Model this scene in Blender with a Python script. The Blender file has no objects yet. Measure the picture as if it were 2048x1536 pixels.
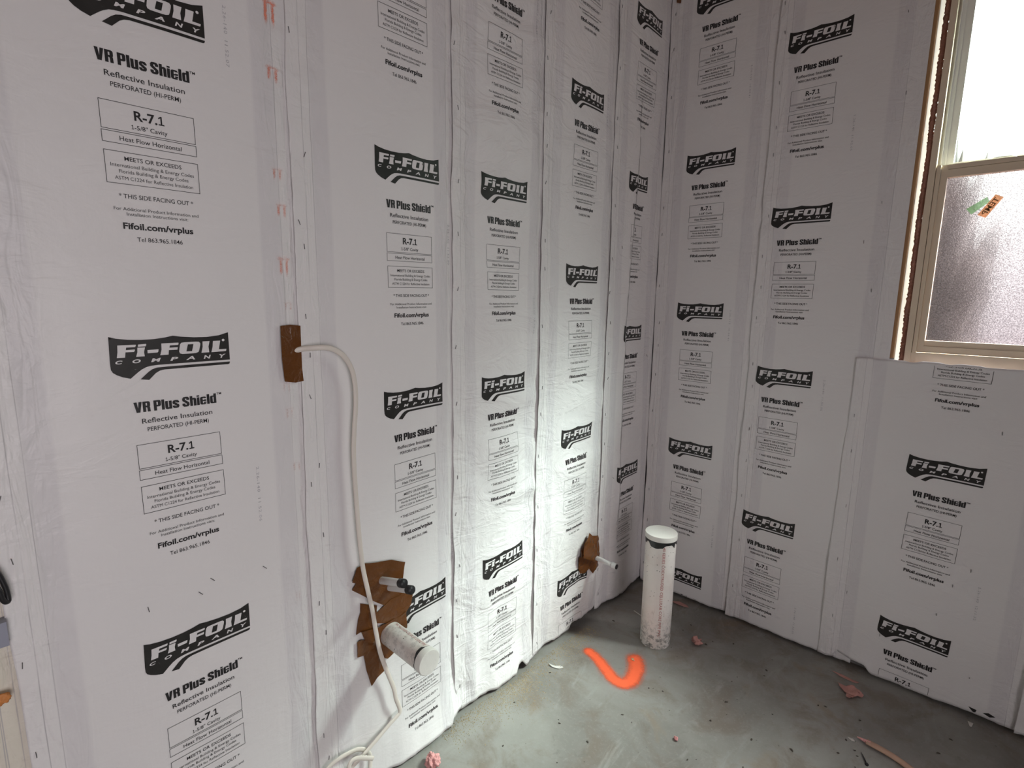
import bpy, bmesh, math, random
import numpy as np
from mathutils import Vector, Matrix

scene = bpy.context.scene
COL = scene.collection
R = math.radians
random.seed(5)

# ------------------------------------------------------------------ camera
CAM = (1.2095, -2.2779, 1.4088)
FPX, PITCH, ROLL, YAW = 1057.68, R(9.3033), R(0.7903), R(42.8736)
cd = bpy.data.cameras.new('camera')
cam = bpy.data.objects.new('camera', cd)
COL.objects.link(cam)
cd.sensor_width = 36.0
cd.sensor_fit = 'HORIZONTAL'
cd.lens = FPX / 2048 * 36.0
cd.clip_start = 0.02
fw = Vector((-math.sin(YAW), math.cos(YAW), 0)); rt = Vector((math.cos(YAW), math.sin(YAW), 0)); up = Vector((0, 0, 1))
fw2 = fw * math.cos(PITCH) - up * math.sin(PITCH); up2 = up * math.cos(PITCH) + fw * math.sin(PITCH)
rt3 = rt * math.cos(ROLL) + up2 * math.sin(ROLL); up3 = up2 * math.cos(ROLL) - rt * math.sin(ROLL)
m = Matrix((rt3, up3, -fw2)).transposed().to_4x4()
m.translation = CAM
cam.matrix_world = m
scene.camera = cam

# ------------------------------------------------------------------ view, sky, lights
vs = scene.view_settings
vs.view_transform = 'Standard'; vs.look = 'None'; vs.gamma = 1.0; vs.use_curve_mapping = False
vs.exposure = 0.0
scene.cycles.max_bounces = 10
scene.cycles.diffuse_bounces = 5
scene.cycles.transparent_max_bounces = 16
scene.cycles.sample_clamp_indirect = 6.0
scene.cycles.caustics_refractive = True

world = bpy.data.worlds.new('overcast_sky')
scene.world = world
world.use_nodes = True
wn, wl = world.node_tree.nodes, world.node_tree.links
wn.clear()
wo = wn.new('ShaderNodeOutputWorld'); wb = wn.new('ShaderNodeBackground')
tc = wn.new('ShaderNodeTexCoord'); sx = wn.new('ShaderNodeSeparateXYZ'); rp = wn.new('ShaderNodeValToRGB')
mr = wn.new('ShaderNodeMapRange')
mr.inputs['From Min'].default_value = -1; mr.inputs['From Max'].default_value = 1
wl.new(tc.outputs['Generated'], sx.inputs[0]); wl.new(sx.outputs['Z'], mr.inputs['Value'])
wl.new(mr.outputs[0], rp.inputs[0]); wl.new(rp.outputs[0], wb.inputs['Color']); wl.new(wb.outputs[0], wo.inputs[0])
# elevation ramp of the overcast sky: ground, treeline, bright cloud
GLARE = 14.0
RAMP = [(0.48, (0.02, 0.02, 0.02)), (0.52, (0.030, 0.031, 0.0305)), (0.66, (0.060, 0.072, 0.066)), (0.775, (0.11, 0.118, 0.116)), (0.845, (0.55, 0.58, 0.575)), (0.92, (0.96, 1.0, 0.99))]
rp.color_ramp.elements[0].position = RAMP[0][0]; rp.color_ramp.elements[0].color = (*RAMP[0][1], 1)
rp.color_ramp.elements[1].position = RAMP[-1][0]; rp.color_ramp.elements[1].color = (*RAMP[-1][1], 1)
for pos, c in RAMP[1:-1]:
    e = rp.color_ramp.elements.new(pos); e.color = (*c, 1)
wb.inputs['Strength'].default_value = 48.0
# brighter patch of cloud around the hidden sun
vd = wn.new('ShaderNodeVectorMath'); vd.operation = 'DOT_PRODUCT'; vd.inputs[1].default_value = (.592, .328, .736)
nz_ = wn.new('ShaderNodeVectorMath'); nz_.operation = 'NORMALIZE'
wl.new(tc.outputs['Generated'], nz_.inputs[0]); wl.new(nz_.outputs[0], vd.inputs[0])
gm = wn.new('ShaderNodeMath'); gm.operation = 'MAXIMUM'; gm.inputs[1].default_value = 0.0; wl.new(vd.outputs['Value'], gm.inputs[0])
gp = wn.new('ShaderNodeMath'); gp.operation = 'POWER'; gp.inputs[1].default_value = 34.0; wl.new(gm.outputs[0], gp.inputs[0])
gs = wn.new('ShaderNodeMath'); gs.operation = 'MULTIPLY_ADD'; gs.inputs[1].default_value = GLARE; gs.inputs[2].default_value = 1.0; wl.new(gp.outputs[0], gs.inputs[0])
gx_ = wn.new('ShaderNodeVectorMath'); gx_.operation = 'SCALE'
wl.new(rp.outputs[0], gx_.inputs[0]); wl.new(gs.outputs[0], gx_.inputs['Scale']); wl.new(gx_.outputs[0], wb.inputs['Color'])

def area(name, loc, target, sx_, sy_, power, color, portal=False):
    l = bpy.data.lights.new(name, 'AREA'); l.shape = 'RECTANGLE'; l.size = sx_; l.size_y = sy_
    l.energy = power; l.color = color
    o = bpy.data.objects.new(name, l); COL.objects.link(o)
    o.location = loc
    o.rotation_euler = (Vector(target) - Vector(loc)).to_track_quat('-Z', 'Y').to_euler()
    if portal: l.cycles.is_portal = True
    else: l.spread = R(125)
    return o
area('window_portal', (1.38, 0.20, 1.88), (1.38, -1, 1.88), 0.9, 1.4, 1, (1, 1, 1), portal=True)
# added fill lamp, set in an assumed doorway out of view to the right
area('fill_lamp', (3.36, -2.75, 1.05), (0, -2.35, 0.75), 1.7, 1.7, 24.5, (1.0, 0.935, 0.965))

# ------------------------------------------------------------------ node helpers
def new_mat(name):
    mt = bpy.data.materials.new(name); mt.use_nodes = True
    nt = mt.node_tree
    return mt, nt, nt.nodes['Principled BSDF']
def node(nt, t, **kw):
    n = nt.nodes.new(t)
    for k, v in kw.items():
        if k in n.inputs: n.inputs[k].default_value = v
        else: setattr(n, k, v)
    return n
def mixc(nt, a, b, fac):
    n = nt.nodes.new('ShaderNodeMix'); n.data_type = 'RGBA'
    for i, v in ((6, a), (7, b), (0, fac)):
        if isinstance(v, bpy.types.NodeSocket): nt.links.new(v, n.inputs[i])
        elif i == 0: n.inputs[0].default_value = v
        else: n.inputs[i].default_value = (*v, 1)
    return n.outputs[2]
def math_(nt, op, a, b=None, clamp=False):
    n = nt.nodes.new('ShaderNodeMath'); n.operation = op; n.use_clamp = clamp
    for i, v in ((0, a), (1, b)):
        if v is None: continue
        if isinstance(v, bpy.types.NodeSocket): nt.links.new(v, n.inputs[i])
        else: n.inputs[i].default_value = v
    return n.outputs[0]
def sstep(nt, v, a, b):
    n = nt.nodes.new('ShaderNodeMapRange'); n.interpolation_type = 'SMOOTHSTEP'
    nt.links.new(v, n.inputs['Value'])
    n.inputs['From Min'].default_value = a; n.inputs['From Max'].default_value = b
    return n.outputs[0]
def noise(nt, scale, detail=3, rough=.5, dist=0., vec=None, coord='Object'):
    n = node(nt, 'ShaderNodeTexNoise', Scale=scale, Detail=detail, Roughness=rough, Distortion=dist)
    if vec is None: vec = node(nt, 'ShaderNodeTexCoord').outputs[coord]
    nt.links.new(vec, n.inputs['Vector'])
    return n.outputs['Fac']
def mapping(nt, scale, coord='Object'):
    t = node(nt, 'ShaderNodeTexCoord'); mp = node(nt, 'ShaderNodeMapping')
    mp.inputs['Scale'].default_value = scale
    nt.links.new(t.outputs[coord], mp.inputs['Vector'])
    return mp.outputs[0]
def bump(nt, bs, h, strength, dist=.01, prev=None):
    b = node(nt, 'ShaderNodeBump', Strength=strength, Distance=dist)
    nt.links.new(h, b.inputs['Height'])
    if prev is not None: nt.links.new(prev, b.inputs['Normal'])
    if bs is not None: nt.links.new(b.outputs[0], bs.inputs['Normal'])
    return b.outputs[0]
def plain(name, col, rough=.5, spec=.4, var=.12, vscale=18, bmp=0., bscale=60):
    mt, nt, bs = new_mat(name)
    dark = tuple(c * (1 - var) for c in col); lite = tuple(min(1, c * (1 + var)) for c in col)
    nt.links.new(mixc(nt, dark, lite, noise(nt, vscale, 4)), bs.inputs['Base Color'])
    bs.inputs['Roughness'].default_value = rough
    bs.inputs['Specular IOR Level'].default_value = spec
    if bmp: bump(nt, bs, noise(nt, bscale, 5), bmp)
    return mt

# ---- insulation facing: white coated paper, slightly greyer where the inner layer is bonded to it
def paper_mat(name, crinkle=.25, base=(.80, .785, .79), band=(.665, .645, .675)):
    mt, nt, bs = new_mat(name)
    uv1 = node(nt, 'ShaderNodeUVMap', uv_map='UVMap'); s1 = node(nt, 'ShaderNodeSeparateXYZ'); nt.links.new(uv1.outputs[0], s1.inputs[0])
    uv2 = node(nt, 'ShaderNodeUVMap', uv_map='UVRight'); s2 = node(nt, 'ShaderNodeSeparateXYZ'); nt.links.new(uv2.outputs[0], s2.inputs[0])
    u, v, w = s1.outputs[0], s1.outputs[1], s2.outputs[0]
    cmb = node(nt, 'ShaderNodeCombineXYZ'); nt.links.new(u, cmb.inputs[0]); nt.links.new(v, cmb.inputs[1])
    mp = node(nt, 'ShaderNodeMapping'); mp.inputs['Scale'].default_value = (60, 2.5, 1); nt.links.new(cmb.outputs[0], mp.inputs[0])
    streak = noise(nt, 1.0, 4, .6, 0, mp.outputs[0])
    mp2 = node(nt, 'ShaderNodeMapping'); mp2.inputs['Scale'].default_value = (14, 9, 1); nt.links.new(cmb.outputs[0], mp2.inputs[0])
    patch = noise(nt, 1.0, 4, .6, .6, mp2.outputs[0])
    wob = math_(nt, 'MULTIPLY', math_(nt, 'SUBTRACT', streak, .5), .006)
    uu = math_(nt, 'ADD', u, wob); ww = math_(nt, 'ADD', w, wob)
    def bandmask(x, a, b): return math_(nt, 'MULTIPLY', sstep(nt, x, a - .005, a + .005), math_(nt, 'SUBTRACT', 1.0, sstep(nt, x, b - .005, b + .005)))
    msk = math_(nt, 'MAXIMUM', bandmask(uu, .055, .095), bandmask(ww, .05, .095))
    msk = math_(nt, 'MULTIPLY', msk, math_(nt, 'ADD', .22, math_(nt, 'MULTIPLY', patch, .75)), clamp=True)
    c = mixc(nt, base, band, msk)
    warm = mixc(nt, c, (.80, .76, .74), math_(nt, 'MULTIPLY', noise(nt, 1.3, 2), .35))
    def line_(x, a): return math_(nt, 'SUBTRACT', 1.0, sstep(nt, math_(nt, 'ABSOLUTE', math_(nt, 'SUBTRACT', x, a)), .0004, .0011))
    # thin pencil-grey fold lines along the flanges
    lines = math_(nt, 'MAXIMUM', line_(uu, .0338), math_(nt, 'MAXIMUM', line_(uu, .0538), line_(ww, .0492)))
    lines = math_(nt, 'MULTIPLY', lines, sstep(nt, streak, .35, .6))
    warm = mixc(nt, warm, (.42, .40, .42), math_(nt, 'MULTIPLY', lines, .7))
    nt.links.new(warm, bs.inputs['Base Color'])
    bs.inputs['Roughness'].default_value = .40
    bs.inputs['Specular IOR Level'].default_value = .38
    flange = math_(nt, 'MAXIMUM', math_(nt, 'SUBTRACT', 1.0, sstep(nt, u, .04, .12)), math_(nt, 'SUBTRACT', 1.0, sstep(nt, w, .05, .12)))
    mp3 = node(nt, 'ShaderNodeMapping'); mp3.inputs['Scale'].default_value = (13, 20, 1); mp3.inputs['Rotation'].default_value = (0, 0, .5); nt.links.new(cmb.outputs[0], mp3.inputs[0])
    crease = noise(nt, 1.0, 3, .55, 1.2, mp3.outputs[0])
    hb = bump(nt, None, streak, .10, .003)
    hf = math_(nt, 'MULTIPLY', crease, math_(nt, 'ADD', .22, math_(nt, 'MULTIPLY', flange, .9)))
    hb2 = bump(nt, None, hf, .40, .010, hb)
    mp4 = node(nt, 'ShaderNodeMapping'); mp4.inputs['Scale'].default_value = (5, 11, 1); mp4.inputs['Rotation'].default_value = (0, 0, -.25); nt.links.new(cmb.outputs[0], mp4.inputs[0])
    rg1 = math_(nt, 'ABSOLUTE', math_(nt, 'SUBTRACT', noise(nt, 1.0, 4, .55, 1.6, mp4.outputs[0]), .5))
    mp5 = node(nt, 'ShaderNodeMapping'); mp5.inputs['Scale'].default_value = (26, 5, 1); nt.links.new(cmb.outputs[0], mp5.inputs[0])
    rg2 = math_(nt, 'ABSOLUTE', math_(nt, 'SUBTRACT', noise(nt, 1.0, 3, .55, .8, mp5.outputs[0]), .5))
    rr_ = math_(nt, 'ADD', math_(nt, 'MULTIPLY', sstep(nt, rg1, 0.0, .16), crinkle), math_(nt, 'MULTIPLY', math_(nt, 'MULTIPLY', sstep(nt, rg2, 0.0, .14), flange), .9))
    hb3 = bump(nt, None, rr_, .42, .0035, hb2)
    bump(nt, bs, noise(nt, 220, 3), .06, .002, hb3)
    return mt
M = {}
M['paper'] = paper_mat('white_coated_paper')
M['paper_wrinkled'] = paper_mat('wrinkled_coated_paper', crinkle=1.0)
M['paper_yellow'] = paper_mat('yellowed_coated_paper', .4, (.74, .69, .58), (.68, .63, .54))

def ink_mat(name, col, wear=.0):
    mt, nt, bs = new_mat(name)
    c = mixc(nt, col, tuple(x * 1.6 + .015 for x in col), noise(nt, 30, 4))
    if wear: c = mixc(nt, c, (.45, .44, .45), math_(nt, 'MULTIPLY', sstep(nt, noise(nt, 55, 5, .7, 1.5), .66, .74), wear))
    nt.links.new(c, bs.inputs['Base Color'])
    bs.inputs['Roughness'].default_value = .42
    bs.inputs['Specular IOR Level'].default_value = .35
    return mt
M['ink'] = ink_mat('black_ink', (.012, .011, .010))
M['ink_logo'] = ink_mat('black_logo_ink', (.014, .013, .012), .35)
M['ink_text'] = ink_mat('black_text_ink', (.013, .012, .013))
M['ink_grey'] = ink_mat('grey_stamp_ink', (.36, .35, .37))
M['ink_red'] = ink_mat('red_pipe_ink', (.33, .10, .09))

def alpha_mat(name, col, attr, lo, hi, nscale, amount=1.0):
    mt, nt, bs = new_mat(name)
    a = node(nt, 'ShaderNodeAttribute', attribute_name=attr)
    n1 = noise(nt, nscale, 6, .7); n2 = noise(nt, nscale * 6, 3, .6)
    grain = math_(nt, 'ADD', math_(nt, 'MULTIPLY', math_(nt, 'SUBTRACT', n1, .5), .55), math_(nt, 'MULTIPLY', math_(nt, 'SUBTRACT', n2, .5), .5))
    al = sstep(nt, math_(nt, 'ADD', a.outputs['Fac'], grain), lo, hi)
    nt.links.new(math_(nt, 'MULTIPLY', al, amount), bs.inputs['Alpha'])
    nt.links.new(mixc(nt, col, tuple(min(1, x * 1.15 + .02) for x in col), n1), bs.inputs['Base Color'])
    bs.inputs['Roughness'].default_value = .6
    return mt
M['floor_paint'] = alpha_mat('orange_marking_paint', (.95, .125, .035), 'paint', -.05, 1.15, 40)
M['ghost_paint'] = alpha_mat('faint_orange_overspray', (.90, .20, .09), 'paint', .20, .95, 70, .75)

def tape_mat():
    mt, nt, bs = new_mat('brown_packing_tape')
    nt.links.new(mixc(nt, (.105, .036, .008), (.155, .056, .014), noise(nt, 9, 3)), bs.inputs['Base Color'])
    bs.inputs['Roughness'].default_value = .27; bs.inputs['Specular IOR Level'].default_value = .5
    bump(nt, bs, noise(nt, 26, 3, .5, 1.8), .45, .008)
    return mt
M['tape'] = tape_mat()

def wood_mat(name, a, b):
    mt, nt, bs = new_mat(name)
    n = noise(nt, 1.0, 5, .6, .8, mapping(nt, (40, 40, 1.6)))
    n2 = noise(nt, 1.0, 3, .5, 0, mapping(nt, (160, 160, 5)))
    c = mixc(nt, a, b, math_(nt, 'ADD', math_(nt, 'MULTIPLY', n, .75), math_(nt, 'MULTIPLY', n2, .25)))
    kn = sstep(nt, noise(nt, 3.2, 1), .72, .80)
    nt.links.new(mixc(nt, c, tuple(x * .3 for x in a), kn), bs.inputs['Base Color'])
    bs.inputs['Roughness'].default_value = .65
    bump(nt, bs, n2, .15, .003)
    return mt
M['wood'] = wood_mat('raw_pine_wood', (.36, .19, .085), (.52, .31, .15))
M['wood_pale'] = wood_mat('pale_pine_wood', (.60, .38, .20), (.70, .48, .28))
M['truss'] = wood_mat('ceiling_wood', (.27, .155, .095), (.36, .22, .14))

def pvc_mat(base_dirt):
    mt, nt, bs = new_mat('dirty_white_pvc')
    tcn = node(nt, 'ShaderNodeTexCoord'); sp = node(nt, 'ShaderNodeSeparateXYZ'); nt.links.new(tcn.outputs['Object'], sp.inputs[0])
    c = mixc(nt, (.84, .81, .77), (.74, .67, .62), sstep(nt, noise(nt, 9, 4), .45, .75))
    smear = math_(nt, 'MULTIPLY', sstep(nt, noise(nt, 1, 5, .65, .5, mapping(nt, (34, 34, 9))), .60, .74), .55)
    c = mixc(nt, c, (.30, .23, .17), smear)
    v = node(nt, 'ShaderNodeTexVoronoi', Scale=80); nt.links.new(tcn.outputs['Object'], v.inputs['Vector'])
    big = noise(nt, 14, 2)
    spk = math_(nt, 'MULTIPLY', math_(nt, 'SUBTRACT', 1.0, sstep(nt, v.outputs['Distance'], .10, .17)), sstep(nt, big, .50, .56))
    low = math_(nt, 'SUBTRACT', 1.0, sstep(nt, sp.outputs['Z'], .0, .16))
    low = math_(nt, 'MULTIPLY', low, sstep(nt, noise(nt, 60, 5, .7), .46, .62))
    spk = math_(nt, 'MAXIMUM', spk, math_(nt, 'MULTIPLY', low, .85 if base_dirt else .25))
    c = mixc(nt, c, (.06, .06, .055), spk)
    nt.links.new(c, bs.inputs['Base Color'])
    bs.inputs['Roughness'].default_value = .36; bs.inputs['Specular IOR Level'].default_value = .45
    return mt
M['pvc'] = pvc_mat(True)
M['pvc_drain'] = pvc_mat(False)
M['pvc_cap'] = plain('white_pvc_cap', (.80, .79, .74), .4, .4, .06, 30, .08)
M['tar'] = plain('black_primer_smear', (.018, .018, .018), .35, .5, .3)
M['pex'] = plain('white_plastic_tube', (.80, .80, .80), .28, .5, .04)
M['rubber'] = plain('black_rubber', (.022, .022, .024), .45, .4, .2)
M['cable_white'] = plain('white_cable_jacket', (.74, .68, .62), .40, .45, .05, 12)
M['cable_black'] = plain('black_cable_jacket', (.018, .018, .02), .35, .5, .2)
M['box_grey'] = plain('grey_blue_plastic', (.30, .31, .38), .45, .4, .06)
M['steel'] = plain('dull_staple_steel', (.09, .085, .085), .4, .6, .2)
M['vinyl'] = plain('tan_window_vinyl', (.77, .65, .50), .42, .4, .04, 4)
M['vinyl_white'] = plain('white_vinyl', (.86, .86, .84), .4, .4, .03, 4)
M['foam'] = plain('pink_brown_sealant_foam', (.42, .22, .17), .8, .2, .25, 45, .6, 120)
M['fluff'] = plain('pink_fibre_fluff', (.80, .40, .39), .9, .1, .25, 60, .7, 180)
M['pinkpaper'] = plain('dusty_pink_scrap', (.52, .27, .24), .8, .2, .25, 30, .4, 60)
M['tan'] = plain('dusty_tan_strip', (.46, .30, .22), .7, .25, .2, 14)
M['crumb'] = plain('dark_crumb', (.07, .06, .05), .8, .2, .5, 40)
M['grit'] = plain('pale_sawdust', (.50, .40, .25), .9, .1, .5, 90)
M['chip'] = plain('white_plastic_chip', (.72, .70, .66), .5, .4, .1)
M['block'] = plain('grey_block_wall', (.30, .29, .28), .9, .15, .15, 6, .5, 40)
M['drywall'] = plain('unpainted_wall_board', (.50, .47, .45), .85, .15, .06, 2)
M['stucco'] = plain('pale_stucco', (.62, .60, .57), .9, .1, .08, 3, .5, 80)
M['bark'] = plain('dark_hedge_leaves', (.014, .010, .008), .8, .2, .5, 20)
M['sand'] = plain('pinkish_darkened_ground', (.016, .009, .0105), .95, .1, .15, 3)  # ground albedo kept near black in place of shade outdoors
M['orange_scrap'] = plain('orange_plastic_scrap', (.62, .24, .07), .5, .4, .2, 60, .5, 90)

def floor_mat():
    mt, nt, bs = new_mat('bare_concrete_slab')
    big = noise(nt, 1.6, 5, .6, .4); mid = noise(nt, 6, 6, .65, .6); fine = noise(nt, 90, 4, .7)
    c = mixc(nt, (.192, .184, .168), (.292, .286, .266), sstep(nt, big, .36, .64))
    c = mixc(nt, c, (.165, .13, .10), math_(nt, 'MULTIPLY', sstep(nt, mid, .46, .68), .62))
    c = mixc(nt, c, (.32, .32, .295), math_(nt, 'MULTIPLY', sstep(nt, fine, .5, .75), .35))
    c = mixc(nt, c, (.25, .18, .11), math_(nt, 'MULTIPLY', sstep(nt, noise(nt, 3.1, 4, .6, 1.0), .60, .72), .35))
    tcn = node(nt, 'ShaderNodeTexCoord')
    v = node(nt, 'ShaderNodeTexVoronoi', Scale=34, Randomness=1.0); nt.links.new(tcn.outputs['Object'], v.inputs['Vector'])
    sp = math_(nt, 'MULTIPLY', math_(nt, 'SUBTRACT', 1.0, sstep(nt, v.outputs['Distance'], .05, .11)), sstep(nt, noise(nt, 21, 1), .50, .58))
    sw = noise(nt, 1.0, 6, .7, 1.4, mapping(nt, (9, 3.2, 1)))
    c = mixc(nt, c, (.34, .34, .32), math_(nt, 'MULTIPLY', sstep(nt, sw, .54, .70), .40))
    c = mixc(nt, c, (.13, .12, .105), math_(nt, 'MULTIPLY', sstep(nt, noise(nt, 17, 5, .7, .8), .60, .74), .45))
    c = mixc(nt, c, (.055, .05, .04), math_(nt, 'MULTIPLY', sp, .75))
    nt.links.new(c, bs.inputs['Base Color'])
    rr = node(nt, 'ShaderNodeMapRange'); nt.links.new(mid, rr.inputs['Value']); rr.inputs['To Min'].default_value = .42; rr.inputs['To Max'].default_value = .70
    nt.links.new(rr.outputs[0], bs.inputs['Roughness'])
    bs.inputs['Specular IOR Level'].default_value = .35
    b = bump(nt, None, mid, .12, .01); bump(nt, bs, fine, .12, .003, b)
    return mt
M['floor'] = floor_mat()

def glass_clear():
    mt = bpy.data.materials.new('clear_window_glass'); mt.use_nodes = True; nt = mt.node_tree; nt.nodes.clear()
    o = node(nt, 'ShaderNodeOutputMaterial'); t = node(nt, 'ShaderNodeBsdfTransparent'); g = node(nt, 'ShaderNodeBsdfGlossy', Roughness=.02)
    t.inputs[0].default_value = (.93, .99, .95, 1)
    f = node(nt, 'ShaderNodeLayerWeight', Blend=.5); mx = node(nt, 'ShaderNodeMixShader')
    fac = math_(nt, 'ADD', .02, math_(nt, 'MULTIPLY', math_(nt, 'POWER', f.outputs['Facing'], 5.0), .6))
    nt.links.new(fac, mx.inputs[0]); nt.links.new(t.outputs[0], mx.inputs[1]); nt.links.new(g.outputs[0], mx.inputs[2]); nt.links.new(mx.outputs[0], o.inputs[0])
    return mt
def glass_obscure():
    mt = bpy.data.materials.new('obscure_pebbled_glass'); mt.use_nodes = True; nt = mt.node_tree; nt.nodes.clear()
    o = node(nt, 'ShaderNodeOutputMaterial')
    r = node(nt, 'ShaderNodeBsdfRefraction', Roughness=.24, IOR=1.15); tl = node(nt, 'ShaderNodeBsdfTranslucent')
    tl.inputs[0].default_value = (.95, .92, .92, 1)
    r.inputs[0].default_value = (1, .92, .95, 1)
    b = node(nt, 'ShaderNodeBump', Strength=.5, Distance=.003); nt.links.new(noise(nt, 330, 2, .6), b.inputs['Height'])
    nt.links.new(b.outputs[0], r.inputs['Normal']); nt.links.new(b.outputs[0], tl.inputs['Normal'])
    # the pebbled pane lets part of the light straight through between its grains
    tr = node(nt, 'ShaderNodeBsdfTransparent')
    nt.links.new(mixc(nt, (.25, .23, .235), (1, .97, .98), sstep(nt, noise(nt, 300, 2, .6), .38, .60)), tr.inputs[0])
    m0 = node(nt, 'ShaderNodeMixShader', Fac=.50); nt.links.new(r.outputs[0], m0.inputs[1]); nt.links.new(tr.outputs[0], m0.inputs[2])
    mx = node(nt, 'ShaderNodeMixShader', Fac=.004)
    nt.links.new(m0.outputs[0], mx.inputs[1]); nt.links.new(tl.outputs[0], mx.inputs[2])
    gl = node(nt, 'ShaderNodeBsdfGlossy', Roughness=.25); nt.links.new(b.outputs[0], gl.inputs['Normal'])
    m2 = node(nt, 'ShaderNodeMixShader', Fac=.05); nt.links.new(mx.outputs[0], m2.inputs[1]); nt.links.new(gl.outputs[0], m2.inputs[2])
    nt.links.new(m2.outputs[0], o.inputs[0])
    return mt
def translucent(name, col):
    mt = bpy.data.materials.new(name); mt.use_nodes = True; nt = mt.node_tree; nt.nodes.clear()
    o = node(nt, 'ShaderNodeOutputMaterial'); tl = node(nt, 'ShaderNodeBsdfTranslucent'); d = node(nt, 'ShaderNodeBsdfDiffuse')
    n = noise(nt, 14, 3)
    c = mixc(nt, tuple(x * .92 for x in col), col, n)
    nt.links.new(c, tl.inputs[0]); nt.links.new(c, d.inputs[0])
    mx = node(nt, 'ShaderNodeMixShader', Fac=.15); nt.links.new(tl.outputs[0], mx.inputs[1]); nt.links.new(d.outputs[0], mx.inputs[2]); nt.links.new(mx.outputs[0], o.inputs[0])
    return mt
M['glass'] = glass_clear(); M['obscure'] = glass_obscure()
M['fin'] = translucent('white_backlit_flange', (.97, .96, .92))
def film(name, col, tint):
    mt = bpy.data.materials.new(name); mt.use_nodes = True; nt = mt.node_tree; nt.nodes.clear()
    o = node(nt, 'ShaderNodeOutputMaterial'); t = node(nt, 'ShaderNodeBsdfTransparent'); d = node(nt, 'ShaderNodeBsdfDiffuse')
    nt.links.new(mixc(nt, tuple(x * .93 for x in tint), tint, noise(nt, 40, 3)), t.inputs[0]); d.inputs[0].default_value = (*col, 1)
    mx = node(nt, 'ShaderNodeMixShader', Fac=.35); nt.links.new(t.outputs[0], mx.inputs[1]); nt.links.new(d.outputs[0], mx.inputs[2]); nt.links.new(mx.outputs[0], o.inputs[0])
    return mt
M['stick_orange'] = film('orange_sticker_film', (.90, .50, .26), (.98, .74, .55)); M['stick_green'] = film('green_sticker_film', (.50, .74, .46), (.80, .95, .78))
M['stick_ink'] = ink_mat('brown_sticker_ink', (.30, .16, .07))

# ------------------------------------------------------------------ object helpers
def link(o, parent=None):
    COL.objects.link(o)
    if parent is not None: o.parent = parent
    return o
def tag(o, label=None, cat=None, group=None, kind=None):
    for k, v in (('label', label), ('category', cat), ('group', group), ('kind', kind)):
        if v: o[k] = v
    return o
def empty(name, loc, label=None, cat=None, group=None, kind=None):
    o = bpy.data.objects.new(name, None); o.location = loc; o.empty_display_size = .05
    return tag(link(o), label, cat, group, kind)
def from_arrays(name, V, F, mats, parent=None, smooth=False, midx=None):
    me = bpy.data.meshes.new(name); me.from_pydata(np.asarray(V, float).tolist(), [], F)
    for x in (mats if isinstance(mats, (list, tuple)) else [mats]): me.materials.append(M[x])
    if midx is not None: me.polygons.foreach_set('material_index', midx)
    if smooth: me.polygons.foreach_set('use_smooth', [True] * len(me.polygons))
    me.update()
    return link(bpy.data.objects.new(name, me), parent)
def from_bm(name, bm, mat, parent=None, smooth=False, bevel=0.):
    if bevel:
        bmesh.ops.bevel(bm, geom=[e for e in bm.edges if e.is_manifold and e.calc_face_angle(0) > .6], offset=bevel, segments=2, affect='EDGES', profile=.7)
    bmesh.ops.recalc_face_normals(bm, faces=bm.faces)
    me = bpy.data.meshes.new(name); bm.to_mesh(me); bm.free()
    me.materials.append(M[mat])
    if smooth: me.polygons.foreach_set('use_smooth', [True] * len(me.polygons))
    return link(bpy.data.objects.new(name, me), parent)
def box(bm, x0, x1, y0, y1, z0, z1):
    vs_ = [bm.verts.new((x, y, z)) for x in (x0, x1) for y in (y0, y1) for z in (z0, z1)]
    for q in ((0, 1, 3, 2), (4, 6, 7, 5), (0, 4, 5, 1), (2, 3, 7, 6), (0, 2, 6, 4), (1, 5, 7, 3)): bm.faces.new([vs_[i] for i in q])
def boxes(name, lst, mat, parent=None, bevel=0.):
    bm = bmesh.new()
    for b in lst: box(bm, *b)
    return from_bm(name, bm, mat, parent, bevel=bevel)
def tube(name, pts, rx, ry, mat, parent=None, normal=None, seg=12, taper=None, caps=True):
    """sweep an oval section (rx across, ry along the given normal) along points"""
    P = [Vector(q) for q in pts]; n = len(P); V = []; F = []
    side_prev = None
    for i in range(n):
        t = (P[min(i + 1, n - 1)] - P[max(i - 1, 0)]).normalized()
        nn = Vector(normal) if normal is not None else (Vector((0, 0, 1)) if abs(t.z) < .9 else Vector((1, 0, 0)))
        side = t.cross(nn).normalized()
        if side_prev is not None and side.dot(side_prev) < 0: side = -side
        side_prev = side
        b = side.cross(t).normalized()
        k = taper[i] if taper else 1.0
        for j in range(seg):
            a = 2 * math.pi * j / seg
            V.append(P[i] + side * (rx * k * math.cos(a)) + b * (ry * k * math.sin(a)))
    for i in range(n - 1):
        for j in range(seg):
            F.append((i * seg + j, i * seg + (j + 1) % seg, (i + 1) * seg + (j + 1) % seg, (i + 1) * seg + j))
    if caps: F.append(tuple(range(seg))[::-1]); F.append(tuple((n - 1) * seg + j for j in range(seg)))
    return from_arrays(name, [tuple(v) for v in V], F, mat, parent, smooth=True)
def spline(pts, per=8):
    P = [np.array(q, float) for q in pts]; P = [2 * P[0] - P[1]] + P + [2 * P[-1] - P[-2]]
    out = []
    for i in range(1, len(P) - 2):
        for k in range(per):
            t = k / per; a, b, c, d = P[i - 1:i + 3]
            out.append(.5 * ((2 * b) + (c - a) * t + (2 * a - 5 * b + 4 * c - d) * t ** 2 + (3 * b - a - 3 * c + d) * t ** 3))
    out.append(P[-2])
    return out
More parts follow.
